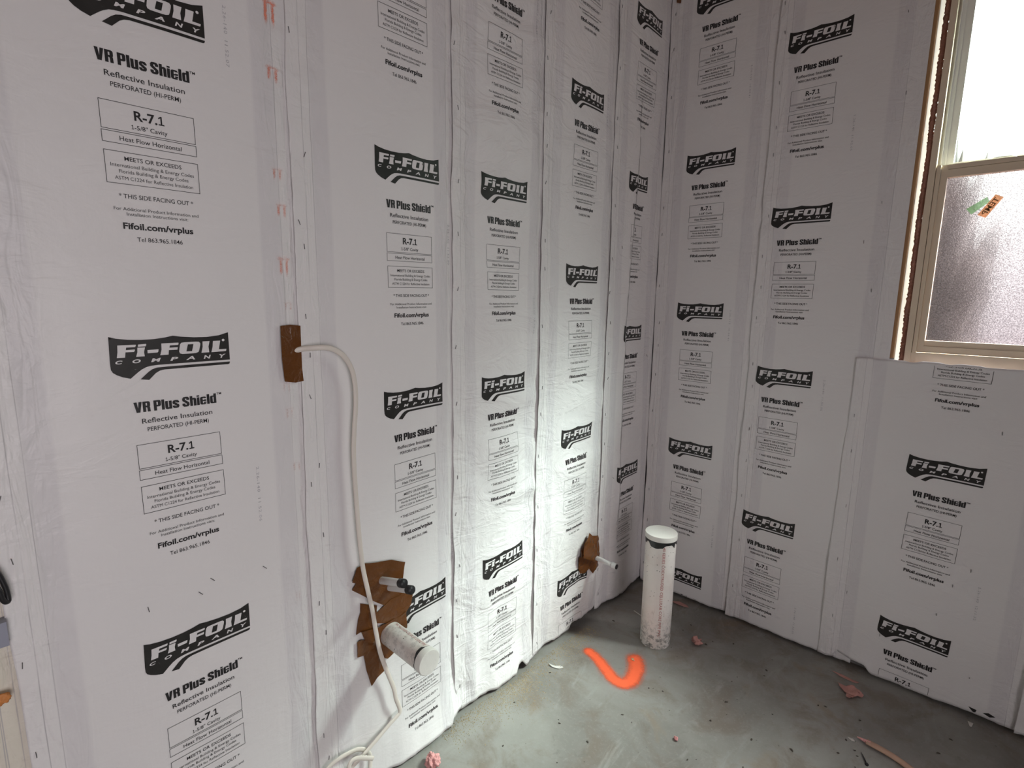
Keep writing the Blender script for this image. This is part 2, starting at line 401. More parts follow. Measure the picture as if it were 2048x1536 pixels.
def lathe(bm, prof, seg=48, closed=True):
    """prof: list of (r, z) around the z axis"""
    rings = [[bm.verts.new((r * math.cos(2 * math.pi * j / seg), r * math.sin(2 * math.pi * j / seg), z)) for j in range(seg)] for r, z in prof]
    for a, b in zip(rings, rings[1:]):
        for j in range(seg): bm.faces.new((a[j], a[(j + 1) % seg], b[(j + 1) % seg], b[j]))
    if closed: bm.faces.new(rings[0][::-1]); bm.faces.new(rings[-1])
def edgesharp(o, ang=40):
    me = o.data
    me.polygons.foreach_set('use_smooth', [True] * len(me.polygons))
    bm = bmesh.new(); bm.from_mesh(me)
    for e in bm.edges:
        if e.calc_face_angle(0) > R(ang): e.smooth = False
    bm.to_mesh(me); bm.free()
    return o

# smooth value noise on numpy arrays
def vn(x, y, seed):
    x = np.asarray(x, float); y = np.asarray(y, float)
    xi = np.floor(x).astype(np.int64); yi = np.floor(y).astype(np.int64)
    fx = x - xi; fy = y - yi
    fx = fx * fx * fx * (fx * (fx * 6 - 15) + 10); fy = fy * fy * fy * (fy * (fy * 6 - 15) + 10)
    def h(a, b):
        n = (a * 374761393 + b * 668265263 + seed * 2147483647) & 0xffffffff
        n = ((n ^ (n >> 13)) * 1274126177) & 0xffffffff
        return ((n ^ (n >> 16)) & 0xffff) / 32767.5 - 1.0
    return (h(xi, yi) * (1 - fx) + h(xi + 1, yi) * fx) * (1 - fy) + (h(xi, yi + 1) * (1 - fx) + h(xi + 1, yi + 1) * fx) * fy
def ss(x, a, b):
    t = np.clip((np.asarray(x, float) - a) / (b - a), 0, 1); return t * t * (3 - 2 * t)

# ------------------------------------------------------------------ room shell
X1, YB, ZC = 3.3, -4.2, 2.92
boxes('floor', [(-.25, X1 + .2, YB - .2, .25, -.12, 0)], 'floor')['kind'] = 'structure'
boxes('ceiling', [(-.25, X1 + .2, YB - .2, .25, ZC, ZC + .12)], 'truss')['kind'] = 'structure'
boxes('wall_left', [(-.24, -.035, YB - .2, .24, 0, ZC)], 'block')['kind'] = 'structure'
WX0, WX1, WZ0, WZ1 = .927, 1.822, 1.19, 2.575
boxes('wall_back', [(-.035, WX0, .035, .185, 0, ZC), (WX1, X1, .035, .185, 0, ZC), (WX0, WX1, .035, .185, 0, WZ0), (WX0, WX1, .035, .185, WZ1, ZC)], 'block')['kind'] = 'structure'
boxes('wall_right', [(X1, X1 + .14, YB - .2, -3.7, 0, ZC), (X1, X1 + .14, -1.8, .185, 0, ZC), (X1, X1 + .14, -3.7, -1.8, 2.1, ZC)], 'drywall')['kind'] = 'structure'
boxes('wall_rear', [(-.035, X1, YB - .14, YB, 0, ZC)], 'drywall')['kind'] = 'structure'
boxes('wall_outer', [(X1 + .16, X1 + .3, -3.9, -1.6, 0, ZC)], 'drywall')['kind'] = 'structure'
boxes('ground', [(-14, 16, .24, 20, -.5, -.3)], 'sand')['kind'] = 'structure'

# ------------------------------------------------------------------ window
win = empty('window_1', (1.38, .06, WZ0), kind='structure')
win['label'] = 'tan vinyl window at the right with clear upper pane and pebbled lower pane'
inv = Matrix.Translation((-1.38, -.06, -WZ0))
def wbox(name, lst, mat, parent=win, bevel=.0015):
    o = boxes(name, lst, mat, None, bevel)
    o.data.transform(inv); o.parent = parent
    return o
xl, xr = .957, 1.803
wbox('window_frame', [(xl, xl + .018, .020, .10, 1.20, 2.56), (xr - .018, xr, .020, .10, 1.20, 2.56),
                      (xl + .018, xr - .018, .022, .10, 1.20, 1.238), (xl + .018, xr - .018, .020, .10, 2.53, 2.56),
                      (xl + .0195, xl + .031, .024, .10, 1.238, 1.858), (xr - .031, xr - .0195, .024, .10, 1.238, 1.858)], 'vinyl')
wbox('track_liner', [(xl + .018, xl + .038, .058, .098, 1.862, 2.53), (xr - .038, xr - .018, .058, .098, 1.862, 2.53), (xl + .024, xl + .027, .05, .06, 1.862, 2.53)], 'vinyl_white')
lo = wbox('lower_sash', [(xl + .0325, xl + .050, .030, .056, 1.240, 1.857), (xr - .050, xr - .0325, .030, .056, 1.240, 1.857),
                         (xl + .050, xr - .050, .030, .056, 1.240, 1.262), (xl + .050, xr - .050, .034, .056, 1.263, 1.281),
                         (xl + .050, xr - .050, .030, .056, 1.818, 1.842), (xl + .050, xr - .050, .026, .056, 1.843, 1.857)], 'vinyl')
g = wbox('glass_pane', [(xl + .046, xr - .046, .0440, .0475, 1.276, 1.824)], 'obscure', lo, 0); g['label'] = 'pebbled frosted glass pane'
us = wbox('upper_sash', [(xl + .038, xl + .058, .062, .088, 1.835, 2.53), (xr - .058, xr - .038, .062, .088, 1.835, 2.53),
                         (xl + .058, xr - .058, .062, .088, 1.835, 1.868), (xl + .058, xr - .058, .062, .088, 2.50, 2.53)], 'vinyl_white')
g = wbox('glass_pane', [(xl + .054, xr - .054, .0740, .0775, 1.86, 2.505)], 'glass', us, 0); g['label'] = 'clear glass pane'
bm = bmesh.new(); lathe(bm, [(.001, 0), (.030, 0), (.030, .006), (.024, .011), (.001, .012)], 32, False)
lk = from_bm('sash_lock', bm, 'vinyl_white', None, True); lk.data.transform(Matrix.Translation((1.139 - 1.38, .046 - .06, 1.857 - WZ0)) @ Matrix.Diagonal((1, .35, 1, 1))); lk.parent = lo
wbox('window_flange', [(WX0, .9415, .046, .049, 1.196, 2.57), (1.81, WX1, .046, .049, 1.196, 2.57)], 'fin', win, 0)

def bead(pts, r, name, label):
    P = spline(pts, 14); rr = []
    for i in range(len(P)): rr.append(.75 + .45 * random.random())
    o = tube(name, P, r, r * .8, 'foam', None, normal=(0, 1, 0), seg=9, taper=rr)
    tag(o, label, 'sealant')
    return o
bead([(.9485 + random.uniform(-.0015, .0015), .034 + random.uniform(-.002, .002), z) for z in np.arange(1.205, 2.57, .06)], .0085, 'foam_sealant', 'long pinkish brown foam bead down the left side of the tan window frame')
bead([(x, .012, 1.1985) for x in np.arange(.945, 1.04, .02)], .005, 'foam_sealant', 'short pinkish brown foam bead under the lower left corner of the window frame')

o = boxes('furring_strip', [(.865, .9275, .007, .0345, 1.215, 2.90)], 'wood', None, .001)
tag(o, 'brown wooden furring strip showing between insulation edge and window frame', 'wood strip')

# stickers on the lower pane
def quad_solid(name, q, y0, y1, mat, parent=None):
    V = [(x, y0, z) for x, z in q] + [(x, y1, z) for x, z in q]; n = len(q)
    F = [tuple(range(n)), tuple(range(2 * n - 1, n - 1, -1))] + [(i, i + n, (i + 1) % n + n, (i + 1) % n) for i in range(n)]
    return from_arrays(name, V, F, mat, parent)
so = quad_solid('glass_sticker', [(1.096, 1.692), (1.133, 1.752), (1.153, 1.741), (1.117, 1.681)], .0427, .0433, 'stick_orange')
tag(so, 'orange sticker with reversed lettering on the frosted lower window pane', 'sticker')
sg = quad_solid('glass_sticker', [(1.066, 1.713), (1.113, 1.746), (1.122, 1.731), (1.081, 1.695)], .0435, .0438, 'stick_green')
tag(sg, 'pale green sticker partly under the orange one on the frosted pane', 'sticker')

# ------------------------------------------------------------------ lettering templates (millimetres, y down is negative)
def text_arrays(body, bold=0., shear=0., spacing=1., res=3):
    cu = bpy.data.curves.new('t', 'FONT'); cu.body = body; cu.size = 1.0; cu.resolution_u = res
    cu.offset = bold; cu.shear = shear; cu.space_character = spacing
    ob = bpy.data.objects.new('t', cu); COL.objects.link(ob)
    dg = bpy.context.evaluated_depsgraph_get(); dg.update()
    me = bpy.data.meshes.new_from_object(ob.evaluated_get(dg))
    V = np.empty(len(me.vertices) * 3); me.vertices.foreach_get('co', V); V = V.reshape(-1, 3)[:, :2]
    F = [tuple(p.vertices) for p in me.polygons]
    bpy.data.objects.remove(ob); bpy.data.curves.remove(cu); bpy.data.meshes.remove(me)
    return V, F
_h, _ = text_arrays('H'); CAP = _h[:, 1].max()
def line(body, u0, u1, base, cap, bold=0., shear=0., spacing=1., res=3):
    V, F = text_arrays(body, bold, shear, spacing, res)
    lo_, hi_ = V[:, 0].min(), V[:, 0].max()
    W = np.empty_like(V)
    W[:, 0] = u0 + (V[:, 0] - lo_) * (u1 - u0) / (hi_ - lo_)
    W[:, 1] = base + V[:, 1] * cap / CAP
    return W, F
def poly(pts): return np.array(pts, float), [tuple(range(len(pts)))]
def rect_frame(x0, x1, y0, y1, t=.9):
    V = [(x0, y0), (x1, y0), (x1, y1), (x0, y1), (x0 + t, y0 + t), (x1 - t, y0 + t), (x1 - t, y1 - t), (x0 + t, y1 - t)]
    return np.array(V, float), [(i, (i + 1) % 4, (i + 1) % 4 + 4, i + 4) for i in range(4)]
def merge(parts):
    Vs, Fs, n = [], [], 0
    for V, F in parts:
        Vs.append(V); Fs += [tuple(i + n for i in f) for f in F]; n += len(V)
    return np.concatenate(Vs), Fs
def refine(V, F, step):
    """triangulate and cut on a regular grid so the print can follow the waves of the sheet"""
    bm = bmesh.new(); vv = [bm.verts.new((x, y, 0)) for x, y in V]
    for f in F:
        try: bm.faces.new([vv[i] for i in f])
        except ValueError: pass
    bmesh.ops.triangulate(bm, faces=bm.faces[:])
    for ax in (0, 1):
        a, b = V[:, ax].min(), V[:, ax].max()
        for k in np.arange(math.ceil(a / step) * step, b, step):
            co = [0, 0, 0]; co[ax] = k + 1e-4; no = [0, 0, 0]; no[ax] = 1
            bmesh.ops.bisect_plane(bm, geom=bm.verts[:] + bm.edges[:] + bm.faces[:], plane_co=co, plane_no=no, dist=1e-5)
    bmesh.ops.triangulate(bm, faces=bm.faces[:])
    bmesh.ops.recalc_face_normals(bm, faces=bm.faces[:])
    bm.verts.index_update()
    V2 = np.array([v.co[:2] for v in bm.verts]); F2 = [tuple(v.index for v in (f.verts if f.normal.z > 0 else reversed(f.verts))) for f in bm.faces]
    bm.free()
    return V2, F2

shield = [(0, 0), (11, -3.6), (29, -6.6), (50, -7.9), (71, -7.4), (89, -5.2), (103, -2.3), (116, -4.8), (140, -7.3), (164, -7.9), (187, -5.6), (205.7, 0),
          (205.2, -58.0), (148, -57.7), (74, -57.7), (62, -58.6), (54.4, -60.2), (46.5, -64.2), (39.7, -69.3), (27.2, -80.2), (15.1, -76.2), (6.4, -71.4), (.8, -66.5), (-1.6, -60.8), (-1.9, -50)]
stripe = [(42.7, -83), (56.8, -69.9), (63.7, -65.2), (71.6, -62.8), (88.4, -62.4), (147, -62.2), (205, -62.2), (203.8, -66.4), (201, -67.4), (147, -67.5), (83.5, -67.7), (75.5, -69.3), (68.5, -73.4), (56.5, -85.6)]
L_F = [(12.2, -16.2), (40.7, -16.4), (40.9, -18.3), (39.3, -20.8), (25.3, -21.0), (24.4, -25.6), (38.4, -25.2), (38.4, -27.4), (36.9, -29.9), (23.5, -29.7), (22.0, -39.6), (9.4, -39.4), (11.3, -29)]
L_id = [(44.4, -16.3), (57.2, -15.7), (57.5, -17.8), (56, -20.5), (43.8, -20.6)]
L_i = [(42.8, -22.2), (55, -22.4), (52.7, -31), (53.2, -39.3), (39.4, -39.4), (42.1, -30.8)]
L_d = [(58.5, -27.8), (76.9, -27.4), (76.1, -31.9), (74.7, -33.5), (58.3, -33.9)]
L_F2 = [(82.3, -16.5), (111.7, -16.5), (111.7, -19.1), (110.8, -20.9), (96.4, -21.1), (95.5, -25.6), (109.8, -25.3), (108.9, -30.2), (94, -30.2), (92.7, -39), (78.7, -39.2), (81.8, -28.4)]
O_out = [(117, -16.9), (122, -16.4), (143, -16.3), (148.5, -16.9), (150.8, -20), (150.4, -24), (147.7, -34.1), (146, -37.6), (141, -39.3), (136, -39.6), (117, -39.5), (112.6, -38), (111.7, -34.3), (112.6, -28), (114.2, -20)]
O_in = [(128, -20.9), (138, -20.9), (134.6, -34.9), (124.2, -34.9)]
L_I = [(155.2, -16.6), (168.5, -16.6), (165.6, -27.8), (166.2, -39.6), (151.5, -39.7), (154.6, -27.8)]
L_L = [(175, -16.8), (189, -16.7), (185.1, -34.7), (199.7, -34.8), (199.1, -38.3), (197.7, -39.4), (170.2, -39.8), (173.5, -28.3)]
dot = [(194.8 + 2.7 * math.cos(a), -15.9 + 2.6 * math.sin(a)) for a in np.linspace(0, 2 * math.pi, 14, endpoint=False)]
BLK = [poly(shield), poly(stripe), poly(O_in)]
WHT = [poly(L_F), poly(L_id), poly(L_i), poly(L_d), poly(L_F2), poly(O_out), poly(L_I), poly(L_L), poly(dot)]
for ch, u0, u1, bs_, cp in (('C', 6.2, 17.5, -51, 6), ('O', 32.7, 46, -51, 6.4), ('M', 62.5, 79.2, -51.2, 6.6), ('P', 94.6, 108.8, -51.4, 6.6), ('A', 122.6, 138.8, -51.8, 6.6), ('N', 154.6, 168.7, -52.2, 6.8), ('Y', 184.6, 197.4, -52.4, 7)):
    WHT.append(line(ch, u0, u1, bs_, cp, .035, .22))
# heavy condensed lettering for the product line, drawn stroke by stroke (cap height 100, x height 80)
def stroke(path, hw):
    """thick stroke along a path; hw is half width per point"""
    P = [np.array(q, float) for q in path]; n = len(P); V = []
    for i in range(n):
        t = P[min(i + 1, n - 1)] - P[max(i - 1, 0)]; t /= np.hypot(*t); nn = np.array((-t[1], t[0]))
        V += [P[i] + nn * hw[i], P[i] - nn * hw[i]]
    return np.array(V), [(2 * i, 2 * i + 1, 2 * i + 3, 2 * i + 2) for i in range(n - 1)]
def rbox(x0, x1, y0, y1, r, k=5):
    out = []
    for cx, cy, a0 in ((x1 - r, y1 - r, 0), (x0 + r, y1 - r, 90), (x0 + r, y0 + r, 180), (x1 - r, y0 + r, 270)):
        for q in range(k): a = R(a0 + 90 * q / (k - 1)); out.append((cx + r * math.cos(a), cy + r * math.sin(a)))
    return out
def bowl(x0, x1, y0, y1, st, th, r=14, skip=()):
    o_, i_ = rbox(x0, x1, y0, y1, r), rbox(x0 + st, x1 - st, y0 + th, y1 - th, 3.2); n = len(o_)
    return np.array(o_ + i_, float), [(k, (k + 1) % n, n + (k + 1) % n, n + k) for k in range(n) if k not in skip]
def bar(x0, x1, y0, y1): return poly([(x0, y0), (x1, y0), (x1, y1), (x0, y1)])
ST = 23
def esses(H):
    a, b = ST / 2, 56 - ST / 2; t = 9.0; m_ = H / 2
    p = [(b, H * .66), (b, H - 17), (b - 4, H - 11), (28, H - t), (a + 4, H - 11), (a, H - 19), (a + 1, H * .64), (a + 8, m_ + 8), (28, m_), (b - 8, m_ - 8), (b - 1, H * .36), (b, 19), (b - 4, 11), (28, t), (a + 4, 11), (a, 17), (a, H * .34)]
    return [stroke(p, [11.5, 11.5, 10.5, 9, 10.5, 11.5, 11.5, 11, 10.5, 11, 11.5, 11.5, 10.5, 9, 10.5, 11.5, 11.5])]
G_ = {'V': (62, [poly([(0, 100), (24, 100), (31, 38), (38, 100), (62, 100), (45, 0), (17, 0)])]),
      'R': (59, [bar(0, ST, 0, 100), bowl(0, 57, 44, 100, ST, 15, 16), poly([(26, 48), (48, 54), (55, 44), (58, 0), (35, 0), (33, 40), (26, 44)])]),
      'P': (57, [bar(0, ST, 0, 100), bowl(0, 57, 38, 100, ST, 16, 16)]), 'l': (ST, [bar(0, ST, 0, 100)]),
      'u': (54, [bar(0, ST, 14, 80), bar(54 - ST, 54, 0, 80), stroke([(11.5, 15), (13, 9), (20, 7), (30, 9), (36, 16)], [11.5, 10, 8, 8, 5])]),
      's': (56, esses(80)), 'S': (60, [(v * np.array([60 / 56, 1]), f) for v, f in esses(100)]),
      'h': (54, [bar(0, ST, 0, 100), bar(54 - ST, 54, 0, 66), stroke([(19, 64), (25, 71), (34, 73), (40, 71), (42.5, 64)], [5, 8, 8, 10, 11.5])]),
      'i': (ST, [bar(0, ST, 0, 80), bar(0, ST, 86, 100)]),
      'e': (55, [bowl(0, 55, 0, 80, ST, 13, 16, (18, 19)), bar(18, 36, 34, 45), bar(55 - ST, 55, 34, 50), bar(55 - ST, 55, 14, 27)]),
      'd': (55, [bowl(0, 55, 0, 80, ST, 13, 14), bar(55 - ST, 55, 0, 100)])}
def heavy(body, u0, u1, base, cap):
    x = 0; out = []
    for ch in body:
        if ch == ' ': x += 20; continue
        w_, parts = G_[ch]
        for V, F in parts: out.append((V + np.array([x, 0]), F))
        x += w_ + 5
    V, F = merge(out); V = V * np.array([(u1 - u0) / (x - 5), cap / 100]) + np.array([u0, base])
    return V, F
def one(x, base, cap, w):
    """figure 1 with flag and foot"""
    t = w * .26; c = x + w * .52
    return merge([poly([(c - t / 2, base), (c + t / 2, base), (c + t / 2, base + cap), (c - t / 2, base + cap)]),
                  poly([(c - t / 2, base + cap), (x, base + cap * .80), (x + w * .10, base + cap * .68), (c - t / 2, base + cap * .83)]), bar(x + .02 * w, x + w, base, base + cap * .13)])
# inner counter of the O sits above the white letter: keep three stacked layers
LOGO_LAYERS = [refine(*merge(BLK[:2]), 8), refine(*merge(WHT), 8), refine(*merge([BLK[2]]), 8)]
TXT_BOLD = [heavy('VR Plus Shield', 27, 171.8, -147, 20.3), line('R-7.', 75.5, 111.5, -235.8, 15.6, .022), one(113.2, -235.8, 15.6, 9.4), line('Fifoil.com/vrplus', 41.5, 155.6, -428.8, 10.6, .030)]
TXT = TXT_BOLD + [line('TM', 173, 182.2, -130, 4.6, .012), line('Reflective Insulation', 37.7, 162.1, -169.4, 9.4, .006), line('PERFORATED (HI-PERM)', 45.2, 154.3, -185.7, 7.9, .006),
    one(70, -252, 7.4, 3.6), line('-5/8" Cavity', 74.6, 126.3, -252, 7.4, .004), line('Heat Flow Horizontal', 50, 148, -275.2, 7.7, .004),
    line('MEETS OR EXCEEDS', 54, 144.8, -309, 7.0, .006), line('International Building & Energy Codes', 32.5, 165.4, -320.8, 6.0), line('Florida Building & Energy Codes', 44, 155, -331.2, 6.0), line('ASTM C1224 for Reflective Insulation', 37, 162, -342.7, 6.0),
    line('* THIS SIDE FACING OUT *', 40, 159.8, -374.6, 7.5, .006), line('For Additional Product Information and', 30.3, 167.4, -396.2, 5.7), line('Installation Instructions visit:', 49, 148.5, -405, 5.7),
    line('Tel 863.965.1846', 61, 135.3, -450.4, 7.6, .004),
    rect_frame(24.4, 173.6, -258.4, -209.9), rect_frame(23.9, 174, -281, -260.8), rect_frame(24.1, 174.2, -350.2, -294)]
TEXT_LAYER = refine(*merge(TXT), 14)
print('print template verts', [len(l[0]) for l in LOGO_LAYERS], len(TEXT_LAYER[0]))

# ------------------------------------------------------------------ insulation sheets
class Sheet:
    def __init__(s, wall, sl, sr, seed, label, zb=.012, zt=2.86, sl_slant=0., pillow=.007, big=.004, mid=.0016, low=.004, flange=.0018, peel=.0045, bot=.010, flare=0., extra=None, mat='paper', lift=.003, tuck=-.0025, fold=None, rip=0., notch=(), swing=0.):
        s.__dict__.update(locals()); s.w = sr - sl
        s.foldw = .054 if fold else 0.
    def uL(s, z): return s.swing * (1 - ss(z, .0, .13)) + s.sl_slant * (1.3 - np.asarray(z, float)) + .0035 * vn(np.asarray(z) * 7, 0 * np.asarray(z) + 3, s.seed)
    def zbot(s, u): return s.zb + sum(a * ss(u, u0, u0 + .012) * (1 - ss(u, u1 - .03, u1)) for u0, u1, a in s.notch) + s.bot * (vn(u * 9, u * 0 + 1, s.seed + 5) * .6 + vn(u * 26, u * 0 + 2, s.seed + 6) * .4 + vn(u * 70, u * 0 + 3, s.seed + 8) * .22)
    def foldparams(s, z):
        uf = np.interp(z, [.3, .66, 1.3, 1.93, 2.9], [.165, .150, .138, .187, .215])
        L = np.interp(z, [.1, .4, .66, 1.3, 1.93, 2.02, 2.25], [0, .006, .012, .026, .027, .022, .0])
        return uf, L
    def local(s, u, z):
        """paper coordinate u, height z -> position along the wall, distance out of the wall"""
        u = np.asarray(u, float); z = np.asarray(z, float)
        us = u; hf = 0. * u
        if s.fold:
            uf, L = s.foldparams(z)
            us = np.where(u < uf, u, np.where(u < uf + L, uf - (u - uf), u - 2 * L))
            k = np.clip(L / .02, 0, 1)
            hf = np.where(u < uf, .007 * ss(u, uf - .06, uf), np.where(u < uf + L, .007 - .0045 * (u - uf) / np.maximum(L, 1e-4), .0025 * (1 - ss(u, uf + 2 * L, uf + 2 * L + .05)))) * k
        e = us - s.uL(z)                       # distance from left edge
        r = s.w - us                           # distance from right edge
        t = np.clip(us / s.w, 0, 1)
        mask = ss(e, .035, .085) * ss(r, .035, .085)
        pil = np.sin(np.pi * t) ** .8 * s.pillow * mask
        lowk = 1 - ss(z, .15, .75)
        h = pil + mask * (s.big * vn(us * 5.2, z * 3.1, s.seed) + s.mid * vn(us * 13, z * 9, s.seed + 1) + s.low * lowk * vn(us * 15, z * 3.5, s.seed + 2))
        h = h + s.rip * ss(e, .01, .05) * ss(r, .01, .05) * (vn(us * 4 + z * 2.5, z * 15, s.seed + 11) + .5 * vn(us * 9 - z * 4, z * 21, s.seed + 12)) * (.35 + .65 * ss(vn(us * 3, z * 2.2, s.seed + 13), -.3, .5))
        fl = 1 - mask
        h = h + fl * s.flange * (1 - .75 * (1 - ss(r, .01, .05))) * (vn(us * 16, z * 22, s.seed + 3) * .6 + vn(us * 11 + z * 6, z * 13, s.seed + 4) * .5)
        h = h + s.lift * (1 - ss(e, .03, .07)) + s.tuck * (1 - ss(r, .02, .06))
        h = h + s.peel * np.clip(vn(z * 5, z * 0 + 8, s.seed + 7) + .25, 0, 1) * np.exp(-np.clip(e, 0, 1) / .010)
        if s.flare: h = h + s.flare * np.clip(1 - z / .22, 0, 1) ** 2 * ss(t, .15, .8) * (1 - .5 * ss(t, .9, 1))
        if s.extra is not None: h = h + s.extra(us, z)
        return s.sl + us, h + hf
    def world(s, sa, h, z):
        return np.stack([h, sa, z], -1) if s.wall == 'L' else np.stack([sa, -h, z], -1)
    def pos(s, u, z, off=0.):
        sa, h = s.local(u, z)
        if not off: return s.world(sa, h, z)
        P = s.world(sa, h, z)
        a = s.world(*s.local(u + .0015, z), z) - s.world(*s.local(u - .0015, z), z)
        b = s.world(*s.local(u, z + .0015), z + .0015) - s.world(*s.local(u, z - .0015), z - .0015)
        n = np.cross(a, b); n /= np.linalg.norm(n, axis=-1, keepdims=True) + 1e-12
        return P + n * off
    def build(s):
        T = s.w + s.foldw
        base = np.concatenate([np.arange(0, .06, .004), np.arange(.06, T - .055, .0085), np.arange(T - .055, T, .006), [T]]) if T > .2 else np.linspace(0, T, 15)
        nz = int((s.zt - s.zb) / .0105)
        tz = np.linspace(0, 1, nz)
        U = np.tile(base, (nz, 1)); Z = np.zeros_like(U)
        for i in range(nz):
            zc = s.zb + (s.zt - s.zb) * tz[i]
            row = base.copy()
            if s.fold:
                uf, L = s.foldparams(zc)
                T_ = s.w + 2 * L
                row = base * T_ / T
                for q in (uf, uf + L, uf + 2 * L): row[np.argmin(abs(row - q))] = q
                row = np.sort(row)
            l = float(s.uL(zc)); row = np.where(row < .1, l + row * (.1 - l) / .1, row)
            zb_ = s.zbot(row)
            zt_ = s.zt + (.004 * vn(row * 30, row * 0, s.seed + 9) if s.zt < 2 else 0)
            U[i] = row; Z[i] = zb_ + (zt_ - zb_) * tz[i]
        P = s.pos(U, Z).reshape(-1, 3); nu = len(base)
        F = [(i * nu + j, i * nu + j + 1, (i + 1) * nu + j + 1, (i + 1) * nu + j) for i in range(nz - 1) for j in range(nu - 1)]
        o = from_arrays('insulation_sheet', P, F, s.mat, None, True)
        me = o.data
        li = np.empty(len(me.loops), np.int32); me.loops.foreach_get('vertex_index', li)
        uvs = np.stack([U.ravel(), Z.ravel()], -1); uvr = np.stack([np.maximum(T - U.ravel(), 0), Z.ravel()], -1)
        me.uv_layers.new(name='UVMap').data.foreach_set('uv', uvs[li].ravel().astype(np.float32))
        me.uv_layers.new(name='UVRight').data.foreach_set('uv', uvr[li].ravel().astype(np.float32))
        sm = o.modifiers.new('thickness', 'SOLIDIFY'); sm.thickness = .0007; sm.offset = -1
        tag(o, s.label, 'insulation', 'printed insulation sheets on the walls')
        s.obj = o
        return o
    def stamp(s, name, V, F, s0, z0, tilt=0., off=.0010, mats='ink', midx=None):
        """lay flat print (mm) on the sheet with its upper left corner at wall position s0, height z0"""
        c, sn = math.cos(tilt), math.sin(tilt)
        du, dd = V[:, 0] / 1000, V[:, 1] / 1000
        u = (s0 - s.sl) + du * c - dd * sn; z = z0 + du * sn + dd * c
        ok = (z > s.zbot(u) + .002) & (z < s.zt - .006) & (u > .004) & (u < s.w + s.foldw - .004)
        if not ok.any(): return None
        keep = [i for i, f in enumerate(F) if all(ok[k] for k in f)]
        if not keep: return None
        use = np.unique(np.array([k for i in keep for k in F[i]])); rem = -np.ones(len(V), int); rem[use] = np.arange(len(use))
        offs = off[use] if isinstance(off, np.ndarray) else off
        P = s.pos(u[use], z[use], 1e-9)
        if isinstance(offs, np.ndarray): P = P + (s.pos(u[use], z[use], .001) - P) * (offs[:, None] / .001)
        else: P = s.pos(u[use], z[use], offs)
        return from_arrays(name, P, [tuple(rem[k] for k in F[i]) for i in keep], mats, s.obj, True, [midx[i] for i in keep] if midx is not None else None)
    def logo(s, s0, z0, tilt=0.):
        Vs, Fs, mi, of, n = [], [], [], [], 0
        for k, (V, F) in enumerate(LOGO_LAYERS):
            Vs.append(V); Fs += [tuple(i + n for i in f) for f in F]; n += len(V)
            mi += [(0, 1, 0)[k]] * len(F); of += [.0009 + .00035 * k] * len(V)
        s.stamp('logo_print', np.concatenate(Vs), Fs, s0, z0, tilt, np.array(of), ['ink_logo', 'paper_flat'], mi)
    def text(s, s0, z0, tilt=0.):
        s.stamp('text_print', *TEXT_LAYER, s0, z0, tilt, .0010, 'ink_text')
    def column(s, s0, z0, tilt, ks, P=.625):
        for k in ks:
            sk = s0 + k * P * math.sin(tilt); zk = z0 - k * P * math.cos(tilt)
            s.logo(sk, zk, tilt); s.text(sk, zk, tilt)
    def date(s, body, sc, zt, zb):
        V, F = text_arrays(body, 0., 0., 1.15, 2)
        lo_, hi_ = V[:, 0].min(), V[:, 0].max()
        W = np.empty_like(V); W[:, 1] = -(V[:, 0] - lo_) * (zt - zb) * 1000 / (hi_ - lo_); W[:, 0] = V[:, 1] * 6.0 / CAP
        V2, F2 = refine(W, F, 20)
        s.stamp('date_stamp', V2, F2, sc - .003, zt, 0, .0010, 'ink_grey')
mt, nt, bs = new_mat('unprinted_white_lettering'); nt.links.new(mixc(nt, (.79, .77, .775), (.76, .74, .745), noise(nt, 20, 3)), bs.inputs['Base Color']); bs.inputs['Roughness'].default_value = .42; M['paper_flat'] = mt

def bump_at(u0, z0, ru, rz, a): return lambda u, z: a * np.exp(-((u - u0) / ru) ** 2 - ((z - z0) / rz) ** 2)
def sumf(*fs): return lambda u, z: sum(f(u, z) for f in fs)
A = Sheet('L', -2.262, -1.690, 11, 'widest white printed insulation sheet at the left end of the left wall', sl_slant=.012, pillow=.006, big=.0035, mid=.0008, low=.001, flange=.0016)
B = Sheet('L', -1.713, -1.212, 23, 'white printed insulation sheet behind the dangling white cable on the left wall', sl_slant=-.006, pillow=.008, big=.0045, mid=.0010, low=.006, flange=.0022, flare=.035, bot=.006,
          extra=sumf(bump_at(.15, .62, .10, .18, .006), lambda u, z: .006 * np.exp(-((u - .10 - .25 * np.clip(.45 - z, 0, 1)) / .05) ** 2) * ss(.5 - z, 0, .2)), mat='paper', peel=.0025, rip=0.0012, notch=((.44, .60, .020),))
C = Sheet('L', -1.243, -.810, 37, 'wrinkled white insulation sheet between drain pipe sheet and lone tube sheet', pillow=.007, big=.0055, mid=.0034, low=.007, flange=0.0036, flare=.014, peel=.003, mat='paper_wrinkled', rip=.0050, swing=.030, notch=((.30, .36, .03),))
D = Sheet('L', -.841, -.378, 41, 'white insulation sheet with the lone tube near the corner of the left wall', zb=.022, pillow=.008, big=.005, mid=.0022, low=.005, flange=.003, bot=.012, peel=.0035,
          extra=sumf(bump_at(.40, .20, .035, .14, .014), bump_at(.31, .22, .03, .12, -.008)), mat='paper_wrinkled', rip=.0036, notch=((.24, .60, .018),))
Esh = Sheet('L', -.410, -.0012, 53, 'pleated white insulation sheet ending in the room corner on the left wall', zb=.020, pillow=.005, big=.004, mid=.0022, low=.005, flange=.002, bot=.012, peel=.0045, fold=True, tuck=-.002, mat='paper_wrinkled', rip=0.0012)
F_ = Sheet('B', .0012, .462, 61, 'white insulation sheet on the back wall next to the room corner', zb=.016, pillow=.005, big=.003, mid=.0012, low=.002, flange=.0022, bot=.008, peel=.0025, rip=.0016)
